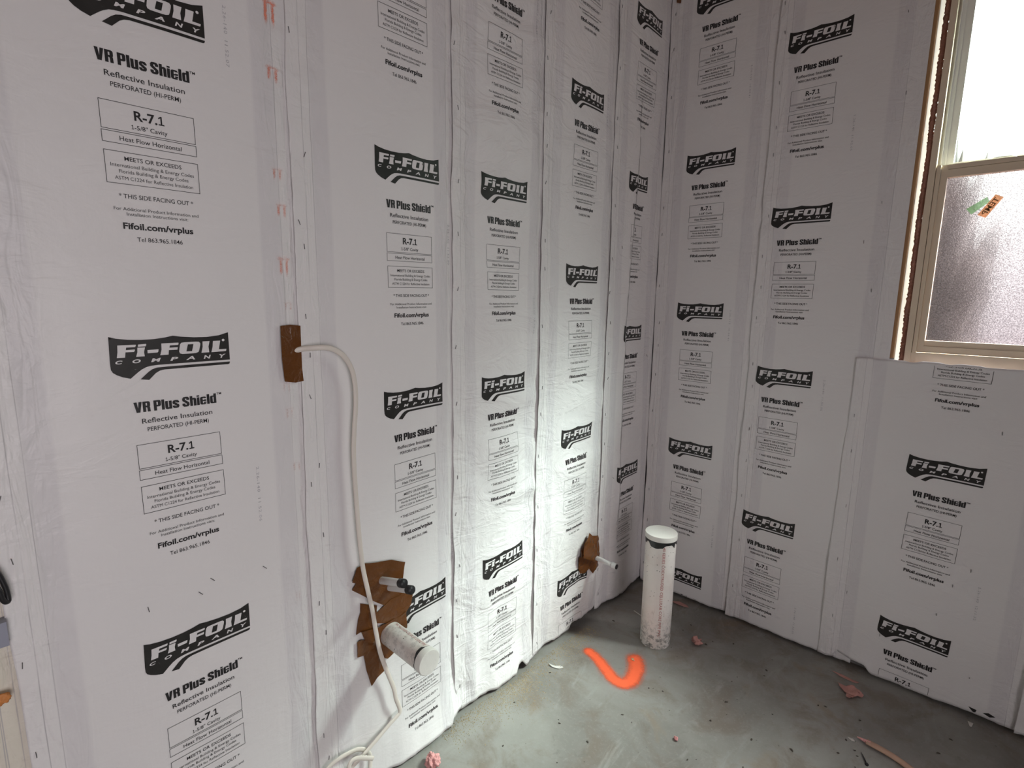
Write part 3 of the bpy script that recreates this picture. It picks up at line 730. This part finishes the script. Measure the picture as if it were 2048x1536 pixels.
G = Sheet('B', .440, .918, 71, 'white insulation sheet on the back wall left of the window', zb=.014, sl_slant=-.006, pillow=.006, big=.003, mid=.001, low=.002, flange=.0014, bot=.008, peel=.0025, extra=sumf(bump_at(.06, 1.68, .05, .03, .006), bump_at(.05, 1.80, .06, .02, .004)), rip=.0016)
H = Sheet('B', .820, 1.412, 83, 'short white insulation sheet under the window', zb=.012, zt=1.209, sl_slant=-.012, pillow=.007, big=.004, mid=.0012, low=.003, flange=.002, bot=.008, peel=.0025, lift=.009,
          extra=sumf(bump_at(.27, 1.21, .20, .02, .006), bump_at(.42, .75, .05, .12, .005), bump_at(.13, .02, .06, .06, .012)), rip=.0022, notch=((.035, .17, .030),))
I_ = Sheet('B', 1.388, 1.88, 97, 'white insulation sheet at the right edge of the photo under the window', zb=.012, zt=1.209, pillow=.006, peel=.0045, lift=.007)
Zs = Sheet('L', -2.315, -2.236, 101, 'narrow yellowed insulation edge on the pale stud at the far left', pillow=.0, big=0, mid=.0, low=0, flange=.0012, mat='paper_yellow', lift=.0, tuck=-.004, peel=.003, sl_slant=-.015)
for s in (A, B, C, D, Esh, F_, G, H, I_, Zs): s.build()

A.column(-2.0756, 1.9519, .0049, [-1, 0, 1, 2, 3])
B.column(-1.5036, 2.4045, .0118, [0, 1, 2, 3])
C.column(-1.1295, 2.4059, .0059, [0, 1, 2, 3])
D.column(-.7064, 2.7841, .0029, [0, 1, 2, 3, 4])
Esh.column(-.286, 2.560, .0, [0, 1, 2, 3], .632)
F_.column(.1159, 2.6467, -.0020, [0, 1, 2, 3, 4])
G.column(.4881, 2.3950, -.0086, [0, 1, 2, 3])
H.column(1.0323, 1.5100, -.0308, [0, 1, 2])
I_.column(1.58, 1.40, 0, [0, 1, 2])
for sh, body, sc, zt, zb in ((A, '2.26-140  11.52.07', -1.831, 1.968, 1.856), (A, '2.26-140  11.52.06', -1.826, 1.023, .893), (B, '2.26-140  11.52.00', -1.253, 1.612, 1.5), (B, '2.26-140  11.52.00', -1.243, .669, .58),
                             (C, '2.26-112  10.34.40', -.886, 2.336, 2.235), (C, '2.26-112  10.34.40', -.872, 1.409, 1.285), (D, '2.26-112  10.34.41', -.467, 2.169, 2.05), (D, '2.26-112  10.34.41', -.466, 1.212, 1.095),
                             (Esh, '2.26-112  10.34.42', -.035, 2.224, 2.10), (Esh, '2.26-112  10.34.42', -.035, 1.27, 1.15), (Esh, '2.26-112  10.34.42', -.045, .304, .20),
                             (F_, '2.26-112  10.34.41', .357, 2.32, 2.2), (F_, '2.26-112  10.34.41', .35, 1.369, 1.24), (F_, '2.26-112  10.34.41', .35, .408, .30), (G, '2.26-140  11.52.05', .729, 2.06, 1.94), (G, '2.26-140  11.52.05', .726, 1.114, .995),
                             (G, '2.26-140  11.52.05', .711, .162, .045), (H, '2.26-140  12.11.32', 1.248, .474, .355)):
    sh.date(body, sc, zt, zb)
# leftover corners of a cut logo at the hem of the sheet under the window
for q in ([(0, 0), (22, -2), (20, -12), (14, -14), (8, -9)], [(38, -4), (52, 4), (70, -2), (56, -10)]):
    V, F = refine(*poly(q), 8); H.stamp('logo_print', V, F, 1.269, .038, 0, .001, 'ink')

# faded orange overspray ladder on the widest sheet
def spray(sh, s0, s1, z0, z1, strength):
    n, k = 14, 14
    V = np.array([(x, y) for y in np.linspace(0, (z1 - z0) * 1000, k) for x in np.linspace(0, (s1 - s0) * 1000, n)])
    F = [(j * n + i, j * n + i + 1, (j + 1) * n + i + 1, (j + 1) * n + i) for j in range(k - 1) for i in range(n - 1)]
    o = sh.stamp('spray_mark', V, F, s0, z0, 0, .0010, 'ghost_paint')
    if o is None: return
    a = o.data.attributes.new('paint', 'FLOAT', 'POINT'); val = []
    for x, y in V:
        fx, fy = x / ((s1 - s0) * 1000), y / ((z1 - z0) * 1000)
        edge = min(fx, 1 - fx) * 4; edy = min(fy, 1 - fy) * 3
        st = .5 + .5 * math.cos(fx * 19 + random.uniform(-.3, .3))
        top = 1.0 if fy > .7 else 0
        val.append(strength * min(1, max(0, edge)) * min(1, max(0, edy)) * max(.75 * st, .8 * top))
    a.data.foreach_set('value', val)
    o['label'] = 'faded orange spray mark'
for s0, s1, z0, z1, st in ((-1.764, -1.716, 1.955, 2.025, 1.15), (-1.764, -1.716, 2.09, 2.16, 1.1), (-1.764, -1.716, 1.848, 1.892, .95), (-1.760, -1.722, 1.650, 1.685, .8), (-1.757, -1.714, 1.572, 1.612, .85), (-1.758, -1.716, 1.44, 1.50, .85),
                           (-1.750, -1.714, 1.366, 1.396, .6), (-1.764, -1.73, 1.175, 1.215, .55), (-1.760, -1.726, 1.112, 1.153, .6), (-1.750, -1.714, .98, 1.018, .6), (-1.758, -1.736, .645, .692, .55)):
    spray(A, s0, s1, z0, z1, st)

# staples along the flanges
bm = bmesh.new(); box(bm, -.0006, .0006, -.0006, .0006, -.0058, .0058); box(bm, -.0006, .0006, -.0006, .0006, -.0058, -.0046)
for q in (-.0058, .0050): box(bm, -.0030, .0002, -.0006, .0006, q, q + .0009)
sm_ = bpy.data.meshes.new('staple'); bm.to_mesh(sm_); bm.free(); sm_.materials.append(M['steel'])
def staple(sh, u, z, a):
    if not (z > sh.zbot(np.array(u)) + .02 and z < sh.zt - .01): return
    o = bpy.data.objects.new('staple', sm_); P = sh.pos(np.array([u]), np.array([z]), .0012)[0]
    o.location = tuple(P)
    o.rotation_euler = (a, 0, 0) if sh.wall == 'L' else (0, a, -math.pi / 2)
    link(o, sh.obj)
rs = random.Random(9)
for sh, off in ((A, .022), (B, .018), (B, .030), (C, .018), (D, .018), (Esh, .016), (F_, .020), (G, .022), (H, .022), (I_, .02), (Zs, .03)):
    z = rs.uniform(.06, .2)
    while z < sh.zt - .05:
        staple(sh, off + rs.uniform(-.007, .009), z, rs.uniform(-.35, .35)); z += rs.uniform(.09, .24) if sh is not B else rs.uniform(.18, .4)
for y, z, a in ((-2.055, .775, .15), (-1.960, .770, .7), (-1.935, .792, .7), (-1.823, .776, .75)): staple(A, y - A.sl, z, a)
for u, z, a in ((.40, 1.15, .5), (.09, 1.62, .3), (.10, .62, 1.0)): staple(Esh, u, z, a)
for u, z, a in ((.36, .45, .4), (.33, .33, .5), (.40, .52, .3), (.42, 1.0, .2), (.06, .30, .2), (.18, .18, .3), (.44, .14, .9)): staple(H, u, z, a)
for u, z, a in ((.43, 2.1, .1), (.40, 1.75, .8), (.41, 2.35, 1.2), (.36, 1.62, .4), (.40, 1.45, .2)): staple(G, u, z, a)

# wooden stud and odds and ends at the far left
o = boxes('wood_stud', [(-.034, -.012, -2.40, -2.272, 0.0, 2.90)], 'wood_pale', None, .002)
tag(o, 'pale wooden stud at the far left edge behind the yellowed paper', 'stud')
o = boxes('outlet_box', [(-.006, .020, -2.345, -2.258, .806, .850)], 'box_grey', None, .003)
tag(o, 'grey blue plastic box cut off by the left edge of the photo', 'electrical box')
P = spline([(.020, -2.330, 1.02), (.020, -2.285, .975), (.020, -2.262, .945), (.020, -2.2535, .915), (.020, -2.2515, .892), (.022, -2.253, .886), (.026, -2.258, .893), (.027, -2.264, .92), (.024, -2.285, .952), (.024, -2.32, .985)], 8)
o = tube('cable_loop', P, .0042, .0042, 'cable_black', None, normal=(1, 0, 0), seg=10)
tag(o, 'bent end of black cable hanging at the left edge above the grey box', 'cable')
bm = bmesh.new(); bmesh.ops.create_icosphere(bm, subdivisions=3, radius=1)
for v in bm.verts:
    k = 1 + .35 * float(vn(v.co.x * 2.1 + 5, v.co.y * 2.1 + v.co.z * 1.7, 3)); v.co = Vector((v.co.x * .006 * k, v.co.y * .012 * k, v.co.z * .010 * k))
o = from_bm('plastic_scrap', bm, 'orange_scrap', None, True); o.location = (.010, -2.279, .708)
tag(o, 'small orange scrap stuck at the left edge below the grey box', 'scrap')

# ------------------------------------------------------------------ brown tape
def tape(sh, pts, lvl, label, group, crumple=.0025, seed=1):
    V, F = refine(*poly([(s_ * 1000, z_ * 1000) for s_, z_ in pts]), 7)
    sa, z = V[:, 0] / 1000, V[:, 1] / 1000
    sl, h = sh.local(sa - sh.sl, z)
    h = np.maximum(h, 0.0) + .0022 + lvl * .0014 + crumple * (np.abs(vn(sa * 22 + seed, z * 15, seed)) + .5 * np.abs(vn(sa * 47, z * 40 + seed, seed + 2)))
    P = sh.world(sl, h, z)
    o = from_arrays('tape_strip', P, F, 'tape', None, False)
    md = o.modifiers.new('thickness', 'SOLIDIFY'); md.thickness = .0006; md.offset = 1
    tag(o, label, 'tape', group)
    return o
g1, g2, g3 = 'brown tape around the twin tubes', 'brown tape around the capped drain pipe', 'brown tape around the lone tube'
tape(A, [(-1.756,1.338),(-1.733,1.340),(-1.709,1.337),(-1.710,1.280),(-1.710,1.239),(-1.708,1.207),(-1.728,1.205),(-1.753,1.210),(-1.757,1.260),(-1.757,1.295)], 3.0, 'upright brown tape strip where the white cable leaves the left wall', None, .0012, 4)
tape(B, [(-1.566,.693),(-1.529,.683),(-1.48,.670),(-1.435,.646),(-1.442,.623),(-1.448,.597),(-1.504,.602),(-1.557,.622),(-1.608,.654),(-1.593,.691)], 2, 'wide brown tape strip above the twin white tubes', g1, .004, 2)
tape(B, [(-1.592,.650),(-1.504,.617),(-1.448,.599),(-1.436,.560),(-1.450,.542),(-1.510,.543),(-1.539,.567),(-1.567,.593),(-1.608,.631)], 1, 'crumpled brown tape strip just below the twin white tubes', g1, .004, 3)
tape(B, [(-1.540,.530),(-1.492,.552),(-1.440,.556),(-1.412,.536),(-1.420,.505),(-1.455,.478),(-1.490,.480),(-1.535,.500)], 2, 'slanting brown tape strip between the twin tubes and the drain pipe', g2, .003, 5)
tape(B, [(-1.583,.580),(-1.533,.553),(-1.536,.518),(-1.529,.476),(-1.585,.494),(-1.598,.492),(-1.591,.534),(-1.584,.553)], 0, 'upright brown tape strip left of the drain pipe behind the cable', g2, .0025, 6)
tape(B, [(-1.585,.498),(-1.529,.486),(-1.462,.490),(-1.440,.496),(-1.436,.440),(-1.503,.420),(-1.573,.461)], 3, 'short brown tape strip wrapped at the root of the drain pipe', g2, .004, 7)
tape(B, [(-1.597,.472),(-1.585,.472),(-1.527,.440),(-1.521,.407),(-1.516,.341),(-1.540,.331),(-1.558,.315),(-1.571,.368),(-1.578,.420),(-1.598,.425)], 1, 'long brown tape tail hanging to a point below the drain pipe', g2, .003, 8)
tape(B, [(-1.527,.442),(-1.496,.425),(-1.474,.380),(-1.501,.370),(-1.520,.382)], 0, 'small brown tape flap under the root of the drain pipe', g2, .003, 9)
tape(D, [(-.549,.399),(-.520,.415),(-.504,.429),(-.481,.408),(-.435,.395),(-.420,.360),(-.426,.324),(-.412,.285),(-.488,.300),(-.558,.335)], 6, 'torn brown tape piece above the lone tube near the corner', g3, .008, 10)
tape(D, [(-.562,.335),(-.515,.324),(-.411,.300),(-.406,.240),(-.457,.242),(-.465,.229),(-.494,.262),(-.510,.246),(-.540,.253),(-.559,.293)], 0, 'ragged brown tape piece below the lone tube near the corner', g3, .009, 12)
tape(D, [(-.551,.390),(-.520,.396),(-.484,.379),(-.457,.308),(-.483,.298),(-.559,.340)], 13, 'folded brown tape piece on top at the lone tube near the corner', g3, .010, 14)
tape(F_, [(.020, 2.690), (.048, 2.690), (.043, 2.640), (.034, 2.643), (.024, 2.648)], 1, 'tiny brown tape end high in the room corner', None, .002, 15)

# ------------------------------------------------------------------ pipes and tubes
def ring_of(prof, seg=48):
    bm = bmesh.new(); lathe(bm, prof, seg); return bm
def pipe_text(body, r, length, cap, ang, start, off, mat, parent, flip=False):
    V, F = text_arrays(body, .006, 0, 1.05, 2)
    V, F = refine(V / (V[:, 0].max() - V[:, 0].min()) * length * 1000, F, 9) if False else (V, F)
    lo_, hi_ = V[:, 0].min(), V[:, 0].max()
    L = (V[:, 0] - lo_) / (hi_ - lo_) * length; a = ang + (V[:, 1] * cap / CAP - cap / 2) / r * (-1 if flip else 1)
    z = start - L if not flip else start + L
    P = np.stack([(r + off) * np.cos(a), (r + off) * np.sin(a), z], -1)
    return from_arrays('printed_text', P, F, mat, parent)
PR, PH = .0605, .482
pp = empty('drain_pipe', (.2895, -.388, 0), 'upright white capped drain pipe standing out of the concrete floor', 'pipe')
edgesharp(from_bm('pipe', ring_of([(PR * .97, .0), (PR, .004), (PR, .2), (PR, PH - .022)]), 'pvc', pp))
edgesharp(from_bm('end_cap', ring_of([(PR * .9, PH - .020), (PR * 1.045, PH - .018), (PR * 1.05, PH - .002), (PR * 1.035, PH + .002), (PR * .97, PH + .003), (PR * .4, PH + .0035), (.001, PH + .0035)]), 'pvc_cap', pp))
bm = bmesh.new(); seg = 64
rg = [[bm.verts.new(((PR + o_) * math.cos(2 * math.pi * j / seg), (PR + o_) * math.sin(2 * math.pi * j / seg), (PH - .0185) if k == 0 else PH - .028 - .016 * (float(vn(j * .30, 0, 4)) * .7 + .45) )) for j in range(seg)] for k, o_ in ((0, .0012), (1, .0010))]
for j in range(seg): bm.faces.new((rg[0][j], rg[0][(j + 1) % seg], rg[1][(j + 1) % seg], rg[1][j]))
from_bm('glue_ring', bm, 'tar', pp, True)['label'] = 'black smeared ring under the cap'
pipe_text('40 SERIES COEXTRUDED CELLULAR CORE PIPE PVC', PR, .385, .0105, R(-50), PH - .038, .0006, 'ink_red', pp)

dp = empty('drain_pipe', (0, -1.492, .448), 'speckled white capped drain pipe sticking out of the left wall', 'pipe')
DR = .0335; DL = .194
rot = Matrix.Rotation(R(90), 4, 'Y')
def place(o, par):
    o.data.transform(rot); o.parent = par; return o
place(edgesharp(from_bm('pipe', ring_of([(DR, -.02), (DR, .05), (DR, .12), (DR, DL - .022)]), 'pvc_drain')), dp)
place(edgesharp(from_bm('end_cap', ring_of([(DR * .9, DL - .020), (DR * 1.05, DL - .019), (DR * 1.06, DL - .002), (DR * 1.0, DL + .001), (.001, DL + .0012)]), 'pvc_cap')), dp)
bm = bmesh.new(); seg = 48
rg = [[bm.verts.new(((DR + .0009) * math.cos(2 * math.pi * j / seg), (DR + .0009) * math.sin(2 * math.pi * j / seg), (DL - .0195) if k == 0 else DL - .023 - .007 * (float(vn(j * .35, 2, 4)) * .7 + .4))) for j in range(seg)] for k in (0, 1)]
for j in range(seg): bm.faces.new((rg[0][j], rg[0][(j + 1) % seg], rg[1][(j + 1) % seg], rg[1][j]))
place(from_bm('glue_ring', bm, 'tar', None, True), dp)['label'] = 'black smeared ring behind the cap'
t = pipe_text('PVC 40 SERIES CELLULAR CORE PIPE', DR, .135, .010, R(165), .030, .0005, 'ink_red', None, True); place(t, dp)

def stub(y, z, L, r, capL, label, droop, group, side=0.):
    root = empty('supply_tube', (0, y, z), label, 'water tube', group)
    pts = [(x, side * (x / L), -droop * (x / L)) for x in np.linspace(-.012, L - capL * .5, 9)]
    tube('tube', pts, r, r, 'pex', root, normal=(0, 0, 1), seg=20)
    e = [(L - capL + k * capL / 4, side * ((L - capL + k * capL / 4) / L), -droop * ((L - capL + k * capL / 4) / L)) for k in range(5)]
    tube('end_cap', e, r * 1.16, r * 1.16, 'rubber', root, normal=(0, 0, 1), seg=20)['label'] = 'black rubber cap'
stub(-1.517, .618, .124, .0105, .016, 'left one of the twin white tubes with black caps on the left wall', -.0398, 'twin white supply tubes', -.0013)
stub(-1.490, .586, .112, .0105, .016, 'right one of the twin white tubes, lower and shorter, black cap', -.034, 'twin white supply tubes', .005)
root = empty('supply_tube', (0, -.462, .306), 'lone white tube sticking out of the left wall near the corner', 'water tube')
tube('tube', [(x, 0, -.004 * x / .13) for x in np.linspace(-.012, .115, 8)], .0098, .0098, 'pex', root, normal=(0, 0, 1), seg=20)
tube('coupling', [(x, 0, -.004 * x / .13) for x in (.112, .116, .130, .134)], .0125, .0125, 'pex', root, normal=(0, 0, 1), seg=20)
tube('end_cap', [(x, 0, -.0042) for x in (.1335, .1365)], .0105, .0105, 'rubber', root, normal=(0, 0, 1), seg=20)['label'] = 'black end'

# ------------------------------------------------------------------ white cable
cord = [(-1.729,1.278),(-1.709,1.283),(-1.687,1.285),(-1.662,1.285),(-1.640,1.279),(-1.619,1.265),(-1.602,1.243),(-1.591,1.215),(-1.586,1.173),(-1.587,1.129),(-1.592,1.084),(-1.597,1.020),(-1.597,.953),(-1.594,.871),(-1.591,.801),(-1.587,.744),(-1.581,.684),(-1.572,.623),(-1.560,.559),(-1.551,.490),(-1.539,.419),(-1.518,.347),(-1.498,.285),(-1.492,.249),(-1.479,.212),(-1.476,.191),(-1.489,.182),(-1.515,.172),(-1.551,.155),(-1.587,.139),(-1.618,.126),(-1.643,.115)]
hh = [.004, .010, .022] + [.030] * (len(cord) - 3)
for i in range(17, 24): hh[i] = .034
pts = [(h, s_, z_) for h, (s_, z_) in zip(hh, cord)]
pts += [(.034, -1.685, .085), (.040, -1.725, .085), (.036, -1.738, .125), (.026, -1.714, .154), (.020, -1.692, .159), (.018, -1.663, .160), (.017, -1.633, .155), (.017, -1.608, .147), (.018, -1.587, .129), (.020, -1.574, .103), (.024, -1.580, .060), (.034, -1.610, .030), (.046, -1.640, .055), (.046, -1.655, .110), (.044, -1.650, .150), (.044, -1.630, .152), (.044, -1.602, .133), (.046, -1.580, .118)]
o = tube('electric_cable', spline(pts, 8), .0066, .0034, 'cable_white', None, normal=(1, .0, 0), seg=14)
tag(o, 'white flat electric cable looping down the left wall in front of the tape', 'cable')

# ------------------------------------------------------------------ floor marks and debris
poly_v = [(.131, -.637), (.182, -.651), (.241, -.681), (.292, -.703), (.330, -.697), (.340, -.655), (.321, -.592), (.292, -.552)]
PL = np.array(spline([(a, b, 0) for a, b in poly_v], 10))[:, :2]
gx = np.arange(.06, .43, .004); gy = np.arange(-.78, -.47, .004); n = len(gx)
V = np.array([(x, y, .0012) for y in gy for x in gx]); Fv = [(j * n + i, j * n + i + 1, (j + 1) * n + i + 1, (j + 1) * n + i) for j in range(len(gy) - 1) for i in range(n - 1)]
dd = np.sqrt(((V[:, None, :2] - PL[None]) ** 2).sum(-1)); dmin = dd.min(1); arg = dd.argmin(1) / len(PL)
width = .022 + .011 * arg
pv = np.clip(1.45 - dmin / width * 1.0, -.5, 1.3)
keep = [f for f in Fv if max(pv[list(f)]) > -.35]
use = np.unique(np.array(keep)); rem = -np.ones(len(V), int); rem[use] = np.arange(len(use))
o = from_arrays('spray_paint_mark', V[use], [tuple(rem[k] for k in f) for f in keep], 'floor_paint')
o.data.attributes.new('paint', 'FLOAT', 'POINT').data.foreach_set('value', pv[use].tolist())
tag(o, 'fluorescent orange V shaped spray mark on the concrete floor', 'paint mark')

def lump(name, loc, dims, mat, label, cat, seed=1, rough=.5, sub=3, rz=0., group=None, freq=2.2):
    bm = bmesh.new(); bmesh.ops.create_icosphere(bm, subdivisions=sub, radius=1)
    for v in bm.verts:
        k = 1 + rough * float(vn(v.co.x * freq + seed, v.co.y * freq + v.co.z * 1.9, seed)) + rough * .5 * float(vn(v.co.x * freq * 2.7, v.co.z * freq * 2.7 + v.co.y * 4, seed + 3))
        v.co = Vector((v.co.x * dims[0] * k, v.co.y * dims[1] * k, max(-.6, v.co.z) * dims[2] * k))
    zmin = min(v.co.z for v in bm.verts)
    o = from_bm(name, bm, mat, None, True)
    o.location = (loc[0], loc[1], -zmin + .0003); o.rotation_euler.z = rz
    return tag(o, label, cat, group)
def flake(name, loc, pts, mat, label, cat, h=.01, seed=1, group=None, rz=0.):
    """a torn scrap: irregular outline, curled"""
    V, F = refine(*poly([(x * 1000, y * 1000) for x, y in pts]), 6)
    V = V / 1000
    z = .0012 + h * (.5 + .5 * vn(V[:, 0] * 45 + seed, V[:, 1] * 45, seed)) * ss(np.hypot(V[:, 0], V[:, 1]), -.01, .04)
    o = from_arrays(name, np.column_stack([V, z - z.min() + .0008]), F, mat, None, True)
    md = o.modifiers.new('thickness', 'SOLIDIFY'); md.thickness = .0012; md.offset = 1
    o.location = (loc[0], loc[1], 0); o.rotation_euler.z = rz
    return tag(o, label, cat, group)
lump('fibre_ball', (.092, -1.405), (.021, .019, .019), 'fluff', 'round pink fluffy fibre ball on the floor at the bottom edge', 'fluff', 3, .35, 4, freq=3.4)
lump('fibre_scrap', (.428, -.293), (.020, .013, .016), 'pinkpaper', 'small pink scrap on the floor right of the upright pipe', 'scrap', 5, .6, 3, .8)
flake('fibre_scrap', (.946, -.160), [(-.040, .012), (-.012, .016), (.008, .030), (.022, .018), (.045, .010), (.038, -.006), (.020, -.018), (.012, -.045), (-.002, -.040), (-.004, -.018), (-.030, -.006)], 'pinkpaper', 'ragged pink scrap on the dark floor before the back wall', 'scrap', .018, 7)
flake('fibre_scrap', (.925, -.085), [(-.05, .0), (-.01, .008), (.04, .004), (.035, -.006), (-.02, -.008)], 'pinkpaper', 'thin pink sliver beside the ragged scrap, nearer the back wall', 'scrap', .008, 8)
flake('fibre_scrap', (.245, -.060), [(-.045, -.012), (-.01, .014), (.03, .010), (.045, -.006), (.0, -.016)], 'pinkpaper', 'faint pink scrap in the corner behind the upright pipe', 'scrap', .010, 9)
P = spline([(1.012, -.383, .006), (1.030, -.386, .008), (1.060, -.388, .008), (1.095, -.392, .008), (1.135, -.402, .007), (1.185, -.425, .007), (1.25, -.47, .006)], 6)
root = empty('foam_strip', (1.012, -.383, 0), 'long tan and pink strip lying on the floor at the bottom edge', 'strip')
o = tube('strip', [tuple(Vector(q) - Vector((1.012, -.383, 0))) for q in P[8:]], .0125, .005, 'tan', root, normal=(0, 0, 1), seg=10)
o = tube('strip_tip', [tuple(Vector(q) - Vector((1.012, -.383, 0))) for q in P[:11]], .0075, .006, 'fluff', root, normal=(0, 0, 1), seg=10, taper=[.2 + .08 * i for i in range(11)]); o['label'] = 'pink frayed tip'
root = empty('screw', (1.034, -.440, 0), 'dark screw lying on the floor by the tan strip', 'screw')
tube('shank', [(0, 0, .003), (.012, -.022, .003), (.021, -.041, .004)], .0022, .0022, 'rubber', root, seg=8, taper=[.35, 1, 1])
tube('head', [(.0205, -.040, .004), (.0225, -.044, .0044)], .0048, .0048, 'rubber', root, seg=10)
flake('plastic_chip', (1.001, -.403), [(-.012, .003), (.002, .007), (.012, .0), (.002, -.005)], 'chip', 'pale chip beside the tip of the tan strip', 'chip', .004, 3)
flake('plastic_chip', (1.280, -.046), [(-.007, .012), (.008, .011), (.004, -.014), (-.001, -.015)], 'chip', 'white pointed chip on the floor under the window', 'chip', .004, 4)
o = tube('plastic_sliver', [(.118, -.262, .003), (.14, -.268, .003), (.166, -.274, .003)], .0022, .0018, 'chip', None, seg=8); tag(o, 'thin white sliver on the floor left of the upright pipe', 'sliver')
flake('plastic_wrap', (.092, -.800), [(-.03, -.012), (-.005, .0), (.012, .016), (.026, .012), (.012, -.006), (-.01, -.016)], 'chip', 'crinkled clear white scrap left of the orange mark', 'scrap', .012, 6)
lump('dirt_scrap', (.012, -1.290), (.020, .006, .010), 'crumb', 'dark fuzzy scrap on the floor at the hem near the sheet seam', 'scrap', 6, .8, 3, .9)
lump('fibre_scrap', (.585, -.80), (.007, .006, .006), 'fluff', 'tiny pale pink fibre tuft on open floor below the orange mark', 'fluff', 8, .5)
lump('wood_crumb', (.285, -.560), (.008, .005, .004), 'grit', 'tan crumb on the top end of the orange mark', 'crumb', 9, .5)

bm = bmesh.new(); bmesh.ops.create_icosphere(bm, subdivisions=1, radius=1)
for v in bm.verts: v.co *= 1 + .45 * float(vn(v.co.x * 3 + 2, v.co.y * 3 + v.co.z * 2, 6))
cm = bpy.data.meshes.new('crumb'); bm.to_mesh(cm); bm.free(); cm.materials.append(M['crumb'])
rc = random.Random(21)
for i in range(110):
    x = rc.uniform(.05, 1.25); y = rc.uniform(-1.55, -.12)
    if y < -1.0 and x > .75: continue
    if math.hypot(x - .29, y + .39) < .09 or .09 < x < .38 and -.75 < y < -.5: continue
    o = bpy.data.objects.new('debris_crumb', cm); k = rc.uniform(.0011, .0036)
    o.scale = (k * rc.uniform(.8, 2.2), k, k * .7); o.location = (x, y, k * .55); o.rotation_euler.z = rc.uniform(0, 6)
    tag(link(o), 'tiny dark crumb of debris on the concrete floor', 'crumb', 'dark crumbs on the floor')
# sawdust swept along the hem of the left wall
rg_ = random.Random(4); V = []; Fc = []
for i in range(3600):
    y = rg_.uniform(-1.32, -.50); x = .012 + abs(rg_.gauss(0, .045)) + .02 * (y + 1.25)
    if rg_.random() < .25: x = .03 + abs(rg_.gauss(.06, .04)); y = rg_.gauss(-.98, .07)
    k = rg_.uniform(.0006, .0019); a = rg_.uniform(0, 6); n0 = len(V)
    for q in range(3): V.append((x + k * 1.4 * math.cos(a + q * 2.1), y + k * math.sin(a + q * 2.1), .0004))
    V.append((x, y, .0004 + k)); Fc += [(n0, n0 + 1, n0 + 3), (n0 + 1, n0 + 2, n0 + 3), (n0 + 2, n0, n0 + 3), (n0, n0 + 2, n0 + 1)]
o = from_arrays('sawdust', V, Fc, 'grit'); tag(o, 'pale sawdust scattered along the foot of the left wall', 'sawdust', kind='stuff')

# reversed lettering on the stickers (they face outdoors)
def sticker_text(body, c, ux, uz, w, cap, parent, y):
    V, F = text_arrays(body, .02, 0, 1, 2)
    lo_, hi_ = V[:, 0].min(), V[:, 0].max(); a = ((V[:, 0] - lo_) / (hi_ - lo_) - .5) * w; b = (V[:, 1] / CAP - .5) * cap
    P = np.stack([c[0] + ux[0] * a + uz[0] * b, 0 * a + y, c[1] + ux[1] * a + uz[1] * b], -1)
    from_arrays('printed_text', P, F, 'stick_ink', parent)
d = Vector((1.0965 - 1.1335, 1.692 - 1.752)).normalized(); nrm = Vector((-d.y, d.x))
sticker_text('TEMP', (1.1247, 1.7165), tuple(d), tuple(-nrm), .056, .014, so, .0424)

# ------------------------------------------------------------------ outdoors, seen through the panes
bm = bmesh.new(); bmesh.ops.create_icosphere(bm, subdivisions=5, radius=1)
for v in bm.verts:
    k = 1 + .45 * float(vn(v.co.x * 3 + 7, v.co.y * 3 + v.co.z * 3.3, 31)) + .5 * float(vn(v.co.x * 11, v.co.z * 13 + v.co.y * 9, 33))
    v.co = Vector((v.co.x * .22 * k, v.co.y * .22 * k, max(-1.06, v.co.z) * 1.12 * k))
o = from_bm('garden_shrub', bm, 'bark', None, True); o.location = (.82, 1.85, .86)
tag(o, 'dark shrub outdoors, blurred behind the left side of the frosted pane', 'shrub')
